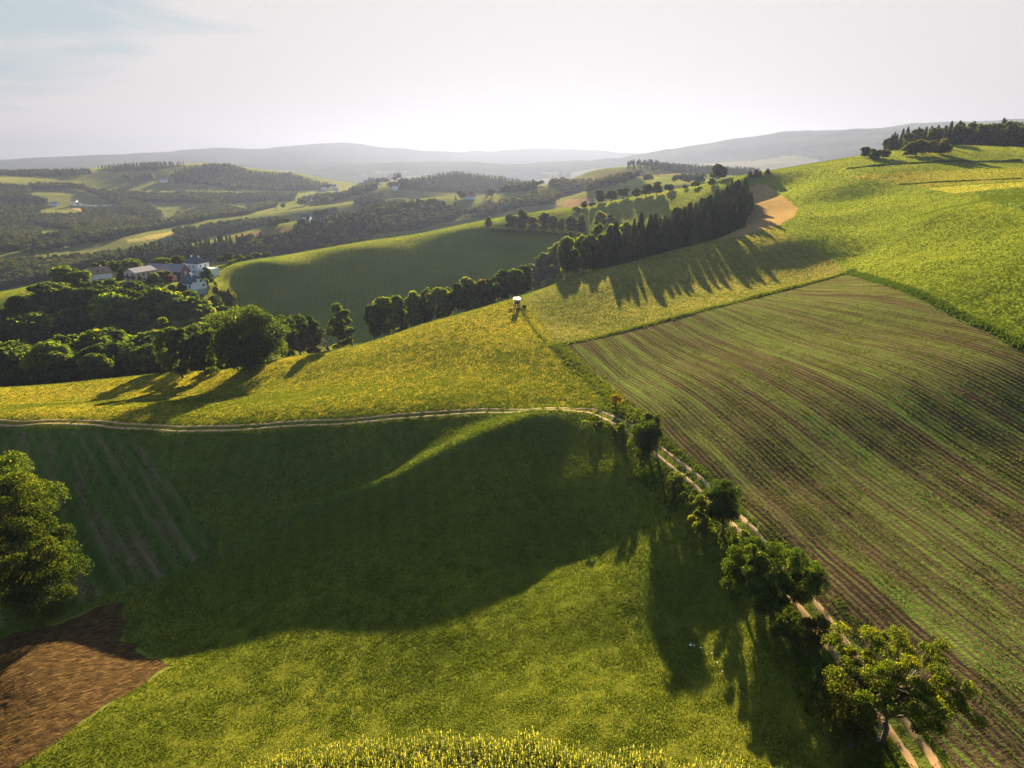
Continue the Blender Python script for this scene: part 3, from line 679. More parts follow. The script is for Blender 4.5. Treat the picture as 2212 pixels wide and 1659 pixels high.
# broadleaf trees at the lower end of the spruce wood
LOW = [(518,545,262,290,None,'light','bright yellow green tree at the lower tip of the spruce wood'),(534,560,248,283,None,'mid','tall leafy tree second from the lower tip of the spruce wood'),
       (548,572,240,278,None,'light','light topped leafy tree third from the lower tip of the spruce wood'),(562,590,232,274,None,'mid','broad leafy tree between the lower tip and the spruces')]
for x0, x1, a, b_, Y, hu, lb in LOW: tpix('broad', x0, x1, a, b_, Y, hu, lb)
for x0, x1, a, Y, hu in [(556,576,232,262,'light'),(572,594,226,272,'light'),(586,606,220,282,'mid'),(600,622,216,292,'light'),(580,600,232,262,'mid'),(596,612,228,266,'olive'),(566,582,246,250,'dark'),(615,632,212,300,'light')]:
    tpix('broad', x0, x1, a, 250, Y, hu, 'leafy tree mixed into the lower half of the spruce wood', 'leafy trees in the lower spruce wood')
# the spruce wood
k = 0
for x, y in inpoly_pts(SPRUCE, 4.9, 5, 0.3):
    z = float(ground(x, y)); px, py = proj(x, y, z)
    top = np.interp(px, [600,640,666,690,717,735,743,752], [222,211,203,194,180,179,178,190])
    hh = y*(-math.tan(PITCH+math.atan((top-384)/F))) - z
    e_ = bool(inside(SPRUCE, np.array([x]), np.array([y-6.5]))[0]); h = (min(16.5, max(9, hh)) if e_ else min(12.5, max(8, hh)))*random.uniform(0.72, 1.06) if hh > 6 else 8
    tree('spruce', x, y, h, h*random.uniform(0.36,0.6), [(0.95,0.95,0.95),(1.4,1.25,0.9),(0.8,0.85,0.95),(1.1,1.1,0.9)][(k*5+k//3) % 4],
         'tall dark spruce inside the dense spruce wood' if e_ else 'tall dark spruce on the meadow edge of the spruce wood', 'spruces of the dense wood' if e_ else 'spruces along the front edge of the wood', z=z); k += 1
print('spruce', k, time.time()-T0)

# ------------------------------------------------------------------ hedge and trees on the second ridge
R2 = [('tall',485,492,216,229,'olive','slim upright tree alone at the left end of the ridge hedge'),('broad',504,519,211,231,'mid','large round tree left in the ridge hedge'),('broad',515,530,208,231,'olive','tall tree joined to the large round tree of the ridge hedge'),
      ('broad',527,540,214,232,'light','pale loose tree in the middle of the ridge hedge'),('broad',538,551,211,233,'light','tall pale tree in the middle of the ridge hedge'),('tall',549,558,214,234,'dark','dark narrow tree right of the middle of the ridge hedge'),
      ('broad',556,566,216,235,'light','thin light tree toward the right of the ridge hedge'),('broad',564,578,212,236,'mid','irregular tall tree toward the right of the ridge hedge'),('tall',576,586,213,236,'olive','slim tree at the right end of the ridge hedge'),
      ('broad',593,606,208,230,'yellow','sparse yellowish tree in front of the sunny ridge meadow'),('tall',604,614,210,232,'olive','nearly bare tree beside the sparse yellowish tree'),
      ('broad',594,605,188,203,'mid','first tree of the long group on the sunny crest'),('broad',604,618,189,202,'mid','second tree of the long group on the sunny crest'),('broad',616,630,185,199,'mid','third and tallest tree of the long group on the sunny crest'),
      ('broad',631,641,187,198,'mid','left tree of the dense clump on the sunny crest'),('broad',639,652,182,196.5,'mid','middle tree of the dense clump on the sunny crest'),('tall',651,662,181,195,'dark','right tree of the dense clump on the sunny crest'),
      ('broad',664,674,183,191.5,'dark','single dark round tree on the sunny crest'),('bush',682,688,184.5,189.5,'dark','small round bush on the sunny crest'),('broad',690,700,180,188,'dark','leaning dark tree pair on the sunny crest'),
      ('broad',707,716,178,186,'mid','light tree near the top of the sunny crest'),('bush',580,588,201,208,'dark','squarish dark bush at the left of the sunny crest'),('bush',588,596,201.5,207,'dark','rounded bush beside the squarish dark bush'),('bush',571,582,207,211,'dark','low dark hedge bush on the crest'),
      ('spruce',746,754,171,178,'dark','left dark spruce just over the hill crest'),('spruce',752,760,168.5,177,'dark','tall dark spruce just over the hill crest'),('spruce',758,762,170,175,'dark','small dark spruce just over the hill crest'),('spruce',764,771,168,174,'dark','lone dark spruce farthest right over the hill crest')]
for kd, x0, x1, a, b_, hu, lb in R2: tpix(kd, x0, x1, a, b_, None, hu, lb)
for i, px in enumerate(range(494, 592, 7)): tpix('bush', px-5, px+5, 227+i*0.45, 231+i*0.45, None, ['olive','mid','dark'][i % 3], 'low bush in the foot of the ridge hedge', 'low bushes of the ridge hedge')
# ------------------------------------------------------------------ wood on the top right hill
k = 0
for x, y in inpoly_pts(TOPWOOD, 8.2, 8, 0.35):
    z = float(ground(x, y)); px, py = proj(x, y, z)
    if px > 1075: continue
    top = np.interp(px, [885,902,930,950,961,1000,1024], [136,127,124,121,119,118,117])
    hh = y*(-math.tan(PITCH+math.atan((top-384)/F)))-z
    h = min(23, max(9, hh))*random.uniform(0.82, 1.06); sprc = (k*37 % 10) < (6 if px < 945 else 3)
    tree('spruce' if sprc else 'broad', x, y, h*(1.0 if sprc else 0.93), h*(0.46 if sprc else 0.72), ['dark','olive','mid'][k % 3],
         'dark spruce in the wood on the top right hill' if sprc else 'broadleaf tree in the wood on the top right hill', 'spruces of the hilltop wood' if sprc else 'broadleaf trees of the hilltop wood', z=z); k += 1
for kd, x0, x1, a, b_, hu, lb in [('broad',859,870,146,158,'dark','single round tree standing left of the hilltop wood'),('bush',868,880,149,160,'olive','wide low bush left of the hilltop wood'),('bush',877,889,147,159.5,'brown','brownish bush joined to the wide low bush'),
      ('bush',902,916,142,156,'olive','left bush of the three in front of the hilltop wood'),('bush',911,933,138.5,155.5,'brown','big rounded middle bush in front of the hilltop wood'),('bush',933,949,139,154.5,'brown','peaked right bush in front of the hilltop wood')]:
    tpix(kd, x0, x1, a, b_, None, hu, lb)
print('topwood', k, time.time()-T0)
# ------------------------------------------------------------------ trees around the farm
FT2 = [('broad',55,80,265,294,358,(2.6,2.2,1.0),'big bright yellow green tree left of the farm'),('broad',72,92,268,296,356,(2.2,2.0,1.0),'second bright yellow green tree left of the farm'),
       ('broad',28,39,285,293,None,'dark','small dark tree on the little field at the left'),('broad',45,54,281,289,None,'dark','dark tree on the crest of the little field at the left'),
       ('broad',92,104,262,281,402,'light','light tree in the row behind the brown roofed house'),('broad',101,114,258,280,408,'mid','dark topped tree in the row behind the brown roofed house'),('broad',111,125,260,279,404,'light','round pale tree in the middle behind the farm'),
       ('broad',124,142,257,278,402,(2.3,2.1,1.1),'light green round tree behind the pink house'),('broad',153,172,256.5,268,410,(2.4,2.1,1.1),'light green tree behind the long barn roof'),('broad',173,187,252,270,405,(0.95,0.9,0.8),'large dark round tree between barn and villa'),
       ('spruce',117,129,268,282,374,'dark','dark conifer left of the pink house'),('tall',139,142.6,274,285,362,'dark','clipped column cypress at the corner of the pink house'),('spruce',146,155,276,286,362,'dark','dark conifer right of the pink house'),
       ('broad',160,172,269,280,372,'light','light garden tree in front of the barn'),('bush',166,174,274,281,366,'red','dark red leaved bush in the farm garden'),('broad',200,209,275,286,360,'yellow','yellow green tree at the corner of the white gabled house'),
       ('broad',201,213,266,278,378,'dark','dark bushy tree in front of the villa'),('bush',213,219.5,281,286,360,'yellow','small yellow bush on the shaded slope'),('bush',222,235,286,294,350,'brown','brownish scrub at the foot of the shaded slope'),('bush',211,224,286,293,352,'brown','brown scrub beside the gabled house'),
       ('broad',225,235,252,264,428,(0.9,0.9,0.8),'dark round tree right of the villa'),('broad',217,226,255,264,424,'mid','tree behind the villa terrace'),('broad',234,244,254,262,436,'light','pale tree second right of the villa'),('broad',243,254,255,262,446,'mid','round tree third right of the villa'),
       ('broad',252,262,252,260,456,'light','pale bushy tree on the lane beyond the villa'),('broad',262,272,251,258,462,'mid','bushy tree farther along the lane beyond the villa'),('bush',150,160,272,282,366,'light','light shrub in front of the barn'),('bush',176,186,283,288,352,'mid','garden shrub in front of the gabled house')]
for kd, x0, x1, a, b_, Y, hu, lb in FT2: tpix(kd, x0, x1, a, b_, Y, hu, lb)
for i, (x0, x1, a, b_) in enumerate([(319,326,245,249.5),(326,333,244.5,249),(332,338,244.5,248),(346,350,239.5,245),(352,358,238.5,245),(357,362,240,244.5),(362,372,241,244.5),(380,388,236.5,240.5),(387,393,236,240),(394,400,235.5,239.5),(407,413,234,238)]):
    Yb = 468+(x0-320)*0.35
    tpix('broad', x0, x1, a, b_, Yb, ['mid','light','olive'][i % 3], 'small tree lining the far side of the second ridge', 'small trees lining the second ridge')

# ------------------------------------------------------------------ distant woodland: crowns merged per wood, too many to count
def tpl_broad(seed, nq):
    r = np.random.default_rng(seed); d = unit(nq, r); d[:,2] = np.abs(d[:,2])*1.0-0.25; nb = 7; bc = unit(nb, r)*0.42; w_ = r.integers(0, nb, nq)
    p = (bc[w_]+d*0.52)*np.array([1,1,0.95])+np.array([0,0,0.95]); nrm = d+unit(nq, r)*0.35; nrm /= np.linalg.norm(nrm, axis=1)[:,None]
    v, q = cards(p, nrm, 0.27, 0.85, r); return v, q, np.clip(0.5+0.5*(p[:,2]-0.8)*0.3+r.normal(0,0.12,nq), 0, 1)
def tpl_spruce(seed, nq):
    r = np.random.default_rng(seed); t = r.random(nq)**0.8; a = r.uniform(0, 2*PI, nq); rad = 0.5*(1-t)+0.03
    p = np.stack([rad*np.cos(a), rad*np.sin(a), t*2.9], -1); nrm = np.stack([np.cos(a), np.sin(a), np.full(nq, 0.7)], -1)+unit(nq, r)*0.4; nrm /= np.linalg.norm(nrm, axis=1)[:,None]
    v, q = cards(p, nrm, 0.26, 0.8, r); return v, q, np.clip(0.18+r.normal(0,0.1,nq), 0, 1)
TB = {n_: [tpl_broad(500+i+n_, n_) for i in range(5)] for n_ in (150, 70, 40)}
TS = {n_: [tpl_spruce(600+i+n_, n_) for i in range(4)] for n_ in (110, 50, 30)}
def forest(name, pts, sizes, label, conif=0.2, seed=1, kind='stuff', cat=None, tone=0.0):
    r = np.random.default_rng(seed); VV = []; QQ = []; TT = []; off = 0
    z = ground(pts[:,0], pts[:,1]); rr = np.hypot(pts[:,0], pts[:,1])
    cf = (vnoise(pts[:,0]+seed*50, pts[:,1], 90)*0.5+0.5+r.normal(0,0.15,len(pts))) < conif
    for i in range(len(pts)):
        D = TS if cf[i] else TB; ks = sorted(D, reverse=True); kk = ks[0] if rr[i] < 650 else (ks[1] if rr[i] < 1150 else ks[2])
        v, q, t = D[kk][int(r.integers(0, len(D[kk])))]
        a = r.uniform(0, 2*PI); c_, s_ = math.cos(a), math.sin(a); s = sizes[i]/2*(0.82 if cf[i] else 1.0)
        x = (v[:,0]*c_-v[:,1]*s_)*s+pts[i,0]; y = (v[:,0]*s_+v[:,1]*c_)*s+pts[i,1]; zz = v[:,2]*s*(0.85 if cf[i] else 1.0)+z[i]
        VV.append(np.stack([x,y,zz], -1)); QQ.append(q+off); off += len(v); TT.append(np.clip(t+r.normal(0,0.13)+tone+(0.3 if (not cf[i] and r.random() < 0.07) else 0), 0, 1))
    if not VV: return None
    me = np_mesh(name, np.concatenate(VV), np.concatenate(QQ), [M['farleaf']], False, {'t': ('FACE','FLOAT',np.concatenate(TT))})
    return tag(link(bpy.data.objects.new(name, me)), label, cat, None, kind)
WINFO = {'W1':('dark wood filling the left flank of the far valley',0.3),'W2':('diagonal wooded hedge running down the far slope',0.05),'W3':('strip of trees above the far farm',0.1),'W4':('long wooded strip crossing the far hillside',0.2),'W5':('small wood below the far farm',0.1),
 'W6':('wooded valley bottom below the far farm',0.2),'W7':('small wood low on the left valley side',0.2),'W8':('rounded copse low in the left valley',0.2),'W9':('dark wood along the left skyline',0.35),'W10':('wood on the skyline left of the highest hill',0.7),'W11':('large wood over the highest hill',0.65),
 'W12':('wooded belt under the highest hill',0.4),'W13':('wood in the hollow right of the diagonal hedge',0.2),'W14':('small copse left of the village slope',0.1),'W15':('garden trees around the far village',0.3),'W16':('wooded strip between the two middle ridges',0.1),'W17':('wood below the ridge farmhouse',0.25),
 'W18':('dark triangular wood on the middle ridge',0.3),'W19':('tree belts running up the middle valley',0.1),'W20':('dark wood over the rounded central hill',0.75),'W21':('copse on the pale ridge',0.2),'W22':('hedges and copses in front of the spruce topped hill',0.2),'W23':('spruce plantation on the top of the round hill',0.95),
 'W24':('wood on the valley side at the left edge',0.2),'W25':('spruce and broadleaf wood in the valley behind the farm',0.6)}
tot = 0
for k_, P_ in WP.items():
    if len(P_) < 3: print('empty wood', k_); continue
    dist = np.hypot(*P_.mean(0)); s = max(7.0, dist*0.0048)
    pts = inpoly_pts(P_, s, sum(map(ord, k_)))
    if len(pts) > 1500: print('many', k_, len(pts))
    sizes = s*1.5*np.random.default_rng(3).uniform(0.7,1.15,len(pts)); tot += len(pts)
    forest('distant_woodland', pts, np.minimum(sizes, 10), WINFO[k_][0], WINFO[k_][1], sum(map(ord, k_)))
# forested flanks of the rounded central and highest hills reach over the crest
print('woods', tot, time.time()-T0)
def line_trees(pts, n, seed, label, group, size=(7,12)):
    r = np.random.default_rng(seed); P = np.array(pts, float); seg = np.hypot(*(P[1:]-P[:-1]).T); cum = np.concatenate([[0], np.cumsum(seg)])
    for i in range(n):
        u = r.random()*cum[-1]; j = min(np.searchsorted(cum, u)-1, len(seg)-1); j = max(j, 0); q = P[j]+(P[j+1]-P[j])*(u-cum[j])/seg[j]+r.normal(0, 0.5, 2)
        h_ = hit(*q)
        if h_ is None: continue
        forest('tree', np.array([[h_[0], h_[1]]]), [r.uniform(*size)*max(1, h_[1]/900)], label, 0.12, seed*100+i, kind=None, cat='tree', tone=0.05)['group'] = group
LT = [([(27,256),(30,248),(60,236)],6,'hedge at the low left of the valley'),([(62,248),(80,246),(100,242)],10,'tree line along the low pale crest'),([(175,200),(200,204)],6,'slope below the wooded belt'),([(220,232),(290,224)],14,'lower edge of the pale ridge'),
      ([(266,211),(300,206),(330,204)],12,'hedge on the second pale ridge'),([(318,218),(336,215)],7,'clump beside the ridge farmhouse'),([(366,208),(385,205)],7,'clump on the middle ridge top'),([(455,200),(500,196)],12,'hamlet on the middle ridge'),([(352,189),(400,180)],12,'village end of the long crest'),
      ([(552,182),(570,178)],8,'foot of the round hill'),([(176,192),(330,190)],18,'foot of the highest hill'),([(120,182),(190,178)],14,'plateau around the distant hamlet'),([(610,186),(640,183),(700,183)],10,'field behind the sunny crest'),([(380,190),(420,184)],8,'field edge near the central hill'),([(0,245),(40,258)],8,'left valley bottom'),([(690,182),(722,180)],8,'saddle behind the sunny crest')]
for i, (pp, n_, where) in enumerate(LT): line_trees(pp, n_, 70+i, 'small hazy tree at the '+where, 'trees at the '+where)
for i, (x0, yg) in enumerate([(628,168.3),(634,168),(640,168),(643.5,168),(647,168.5),(652,168.5),(656,169),(660,169.5),(665,170.5),(670,171.5)]):
    h_ = hit(x0, yg+0.6); 
    if h_ is not None:
        me = forest('spruce_tree', np.array([[h_[0], h_[1]]]), [11], 'tall spruce in the skyline row on the round hill', 1.5, 900+i, kind=None, cat='spruce', tone=-0.1); me['group'] = 'skyline spruces on the round hill'
print('far trees', time.time()-T0)

# ------------------------------------------------------------------ grass: tufts on the fields, finest close by
def tufts(name, n, r0, r1, um, label, only_striped=False):
    u = rng.uniform(-um, um, n); r_ = np.exp(np.log(r0)+(np.log(r1)-np.log(r0))*rng.random(n)); x = r_*np.sin(u); y = r_*np.cos(u)
    st = inside(G_['striped'], x, y)
    if only_striped: k = st; x, y, r_ = x[k], y[k], r_[k]; st = np.ones(len(x), bool)
    else: k = ~st; x, y, r_ = x[k], y[k], r_[k]; st = np.zeros(len(x), bool)
    n = len(x); I = lambda nm: inside(G_[nm], x, y)
    lf, pl, sb, cr, lg, ol, gh, te, sp2 = [I(a) for a in ('leftrows','ploughed','stubble','crop','lowgrass','olive','greenhill','terrace','strip')]
    bare = np.zeros(n, bool)
    for nm in ('dbrown','cbrown','rbrown','roadside'): bare |= I(nm)
    wood = np.zeros(n, bool)
    for P_ in [SPRUCE, LEFTWOOD, TOPWOOD]+list(WP.values()): wood |= inside(P_, x, y) if len(P_) > 2 else False
    keep = ~wood & ~(bare & (rng.random(n) > 0.25)) & ~pl & ~(lf & (rng.random(n) > 0.5)) & ~sb
    if only_striped:
        acr = x*ax[0]+y*ax[1]; al_ = x*math.cos(SA)+y*math.sin(SA)
        rowd = 0.5+0.5*np.sin(acr*2*PI/0.76); pat = vnoise(acr*3.4, al_*0.12, 2.0)+0.6*vnoise(acr*1.1, al_*0.05, 2.2)+0.5*vnoise(x,y,0.8)
        keep &= rng.random(n) < np.clip(0.34+0.55*pat, 0.06, 0.95)
        q_ = (np.round(acr/0.76)*0.76-acr)*np.where(rng.random(n) < 0.8, 1.0, 0.2)+rng.normal(0, 0.085, n); x = x+q_*ax[0]; y = y+q_*ax[1]
    if r0 < 150:
        td = np.full(n, 99.0); nearp = y < 190
        for i in range(0, len(TPATH), 5): td[nearp] = np.minimum(td[nearp], np.hypot(x[nearp]-TPATH[i,0], y[nearp]-TPATH[i,1]))
        keep &= (td > 1.22) | (td < 0.36)
    else: td = np.full(n, 99.0)
    x, y, r_, td, lf, pl, sb, cr, lg, ol, gh, te, sp2 = [a[keep] for a in (x, y, r_, td, lf, pl, sb, cr, lg, ol, gh, te, sp2)]; n = len(x)
    yl = inside(YEL, x, y)
    z = zq(x, y)+np.where(r_ < 260, 0.05*vnoise(x,y,2.3), 0)
    patch = vnoise(x, y, 2.6)*0.35+vnoise(x, y, 1.1)*0.35+vnoise(x,y,13)*0.3
    hgt = np.minimum(0.0021*r_, 0.24-0.09*np.clip((r_-120)/80, 0, 1))*(0.6+0.45*np.clip(patch+0.4, 0, 1.2))*rng.uniform(0.5,1.3,n)
    if only_striped: hgt *= 0.62
    hgt = np.where((td > 1.2) & (td < 2.6), hgt*1.5, hgt); hgt = np.where(td < 0.5, hgt*0.5, hgt); hgt = np.where(cr, hgt*2.2, hgt)
    wd = (0.0010*np.minimum(r_,150)+0.0009*np.maximum(r_-150,0))*rng.uniform(0.6,1.5,n)*(0.75 if only_striped else 1.0)
    yaw = rng.uniform(0, 2*PI, n); cx_ = np.cos(yaw)*wd; cy_ = np.sin(yaw)*wd; lx = rng.normal(0,0.4,n)*hgt; ly = rng.normal(0,0.4,n)*hgt
    v = np.empty((n, 3, 3)); v[:,0] = np.stack([x-cx_, y-cy_, z-0.03], -1); v[:,1] = np.stack([x+cx_, y+cy_, z-0.03], -1); v[:,2] = np.stack([x+lx, y+ly, z+hgt], -1)
    t = 0.46+0.10*patch+rng.normal(0,0.045,n)+np.where(gh, -0.08, 0)+np.where(lg, 0.0, 0)+np.where(ol, 0.10, 0)+np.where(sb | pl, 0.42, 0)+np.where(yl, -0.04, 0)+np.where(lf, -0.15, 0)+np.where(te, 0.12, 0)+np.where(sp2, 0.35, 0)
    if only_striped: t = 0.42+0.15*patch+rng.choice([-0.12,0.04,0.3], n, p=[0.5,0.3,0.2])
    if r0 > 500: t = 0.5+0.22*vnoise(x,y,160)+rng.normal(0,0.1,n)
    gm = np_mesh(name, v.reshape(-1,3), np.arange(3*n).reshape(-1,3), [M['grassblade']], False, {'t': ('FACE','FLOAT',np.clip(t,0,1))})
    tag(link(bpy.data.objects.new(name, gm)), label, 'grass', None, 'stuff'); return n
tufts('grass', 1500000, 36, 560, 0.80, 'short grass growing over the near meadows and slopes')
tufts('field_weeds', 1300000, 36, 230, 0.82, 'rows of low green weeds and stubble on the striped field', True)
tufts('grass', 260000, 560, 1700, 0.72, 'pale grass on the distant fields')
print('tufts', time.time()-T0)

# ------------------------------------------------------------------ tall herbs on the track verge
nv = 9000; i_ = rng.integers(0, len(TPATH), nv*3); off = np.concatenate([rng.uniform(1.9,5.5,nv*2), -rng.uniform(1.6,3.2,nv)])
x = TPATH[i_,0]-nor[i_,0]*off*1.0; y = TPATH[i_,1]-nor[i_,1]*off
ok = (y < 112) & (y > 36) & (rng.random(len(x)) < 0.35+0.6*vnoise(x,y,4)); 
rside = np.where(off < 0, 0.3, 1.0)*1.0
x, y = x[ok], y[ok]; n = len(x); z = zq(x, y)
k = 5; yaw = rng.uniform(0,2*PI,(n,k)); hh = ((0.22+0.42*np.clip(vnoise(x,y,5)+0.5,0,1.3))*rside[ok])[:,None]*rng.uniform(0.5,1.2,(n,k)); ln = rng.uniform(0.1,0.45,(n,k))*hh
w_ = 0.06; px_ = x[:,None]+rng.normal(0,0.12,(n,k)); py_ = y[:,None]+rng.normal(0,0.12,(n,k)); zz = np.broadcast_to(z[:,None],(n,k))
v = np.stack([np.stack([px_-np.sin(yaw)*w_, py_+np.cos(yaw)*w_, zz-0.03],-1), np.stack([px_+np.sin(yaw)*w_, py_-np.cos(yaw)*w_, zz-0.03],-1), np.stack([px_+np.cos(yaw)*ln, py_+np.sin(yaw)*ln, zz+hh],-1)], 2).reshape(-1,3)
t = np.clip(0.24+0.35*vnoise(x,y,3)[:,None]+rng.normal(0,0.18,(n,k)), 0, 1).ravel()
gm = np_mesh('verge_herbs', v, np.arange(len(v)).reshape(-1,3), [M['grassblade']], False, {'t': ('FACE','FLOAT',t)})
tag(link(bpy.data.objects.new('verge_herbs', gm)), 'tall rough herbs and grass along both sides of the track', 'grass', None, 'stuff')
# ------------------------------------------------------------------ tall yellowing crop at the bottom edge
edge = [(215,806),(240,786),(270,772),(305,764),(345,757),(385,752),(430,748),(480,749),(530,752),(575,758),(600,764),(640,770),(700,776),(745,780),(790,786),(830,800)]
E = np.array([hit(*a)[:2] if hit(*a) is not None else (0,0) for a in edge]); E = E[E[:,1] > 0]
CORN = np.concatenate([E, [(E[-1,0]+1, 30), (E[0,0], 30)]])
sp_ = 0.36; X, Y = np.meshgrid(np.arange(CORN[:,0].min(), CORN[:,0].max(), sp_), np.arange(33.0, CORN[:,1].max(), sp_*0.8)); X = X+rng.normal(0,0.12,X.shape); Y = Y+rng.normal(0,0.12,X.shape)
k_ = inside(CORN, X+vnoise(X,Y,1.6)*0.7, Y+vnoise(X+40,Y,1.8)*0.9) & (rng.random(X.shape) < 0.92); X = X[k_]; Y = Y[k_]; Zc = zq(X, Y); n = len(X); print('corn', n)
hh = rng.uniform(1.2,2.3,n)*(1+0.2*vnoise(X,Y,4)); VV = []; TT = []
for L in range(9):      # arching leaves up the stalk
    ya = rng.uniform(0,2*PI,n); f = (L+1.0)/10; zb = Zc+hh*f; le = rng.uniform(0.35,0.65,n)*(1.1-0.4*f); ww = 0.055; dx_ = np.cos(ya); dy_ = np.sin(ya)
    p0 = np.stack([X-dy_*ww, Y+dx_*ww, zb], -1); p1 = np.stack([X+dy_*ww, Y-dx_*ww, zb], -1)
    m0 = np.stack([X+dx_*le*0.5+dy_*ww, Y+dy_*le*0.5-dx_*ww, zb+le*0.35], -1); m1 = np.stack([X+dx_*le*0.5-dy_*ww, Y+dy_*le*0.5+dx_*ww, zb+le*0.35], -1)
    e0 = np.stack([X+dx_*le+dy_*0.01, Y+dy_*le-dx_*0.01, zb+le*0.05], -1); e1 = np.stack([X+dx_*le-dy_*0.01, Y+dy_*le+dx_*0.01, zb+le*0.05], -1)
    VV.append(np.stack([p0,p1,m0,m1], 1)); TT.append(0.14+0.38*f+rng.normal(0,0.16,n)); VV.append(np.stack([m1,m0,e0,e1], 1)); TT.append(0.22+0.38*f+rng.normal(0,0.16,n))
for a in (0, PI/2):     # stalk and flower head
    for z0, z1, w0, tt in ((0,0.95,0.02,0.25),(0.93,1.07,0.03,0.6)):
        q = np.stack([np.stack([X-math.cos(a)*w0, Y-math.sin(a)*w0, Zc+hh*z0],-1), np.stack([X+math.cos(a)*w0, Y+math.sin(a)*w0, Zc+hh*z0],-1), np.stack([X+math.cos(a)*w0*0.6, Y+math.sin(a)*w0*0.6, Zc+hh*z1],-1), np.stack([X-math.cos(a)*w0*0.6, Y-math.sin(a)*w0*0.6, Zc+hh*z1],-1)], 1)
        VV.append(q); TT.append(tt+rng.normal(0,0.12,n))
v = np.concatenate(VV).reshape(-1,3); gm = np_mesh('tall_crop', v, np.arange(len(v)).reshape(-1,4), [M['corn']], False, {'t': ('FACE','FLOAT',np.clip(np.concatenate(TT),0,1))})
tag(link(bpy.data.objects.new('tall_crop', gm)), 'tall yellowing grain crop on the knoll at the bottom edge', 'crop', None, 'stuff')
print('veg', time.time()-T0)
# ------------------------------------------------------------------ buildings
M['white'] = plain('white_render', (0.62,0.61,0.60), 0.9, var=0.06)
M['cream'] = plain('peach_render', (0.55,0.37,0.28), 0.9, var=0.08)
M['grey_plinth'] = plain('grey_plinth', (0.25,0.27,0.28), 0.9, var=0.1)
M['slate'] = plain('dark_slate_roof', (0.035,0.042,0.055), 0.7, var=0.3, scale=3)
M['greyroof'] = plain('weathered_grey_roof', (0.16,0.145,0.145), 0.75, var=0.25, scale=3)
M['brownroof'] = plain('brown_tiled_roof', (0.22,0.125,0.08), 0.8, var=0.3, scale=3)
M['redroof'] = plain('red_tiled_roof', (0.25,0.09,0.06), 0.8, var=0.3, scale=3)
M['wood'] = plain('weathered_wood', (0.19,0.11,0.06), 0.85, var=0.35, scale=5)
M['darkwood'] = plain('dark_wood', (0.05,0.032,0.022), 0.85, var=0.3, scale=5)
M['greywood'] = plain('silvered_wood', (0.17,0.15,0.14), 0.85, var=0.3, scale=5)
M['glass'] = plain('window_glass', (0.02,0.028,0.035), 0.1, var=0.1, spec=0.6)
M['metal'] = plain('bright_sheet_metal', (0.6,0.6,0.62), 0.4, metal=0.85, var=0.05)
M['brick'] = plain('brick', (0.3,0.16,0.11), 0.9, var=0.3, scale=6)
M['asphalt'] = plain('pale_lane', (0.33,0.31,0.30), 0.95, var=0.1)
def win(parent, x, y, z, w, h, side, mat='white', n='window'):
    """window on a wall: side = ('x'|'y', sign)"""
    ax_, sg = side; mb = MB(); t = 0.07; p = 0.06
    def bx(m, u0, u1, z0, z1, d0, d1):
        a, b = sorted((sg*d0, sg*d1))
        if ax_ == 'y': m.box(x+u0, x+u1, y+a, y+b, z0, z1)
        else: m.box(x+a, x+b, y+u0, y+u1, z0, z1)
    for a in ((-w/2, -w/2+t, z, z+h), (w/2-t, w/2, z, z+h), (-w/2+t, w/2-t, z, z+t), (-w/2+t, w/2-t, z+h-t, z+h), (-t/2, t/2, z+t, z+h-t)): bx(mb, *a, -0.02, p)
    f = mb.build(n, M[mat], parent); g = MB(); bx(g, -w/2+t, -t/2, z+t, z+h-t, -0.02, 0.02); bx(g, t/2, w/2-t, z+t, z+h-t, -0.02, 0.02); g.build('pane', M['glass'], f)
    s = MB(); bx(s, -w/2-0.08, w/2+0.08, z-0.08, z-0.005, -0.02, 0.14); s.build('sill', M['grey_plinth'], f); return f
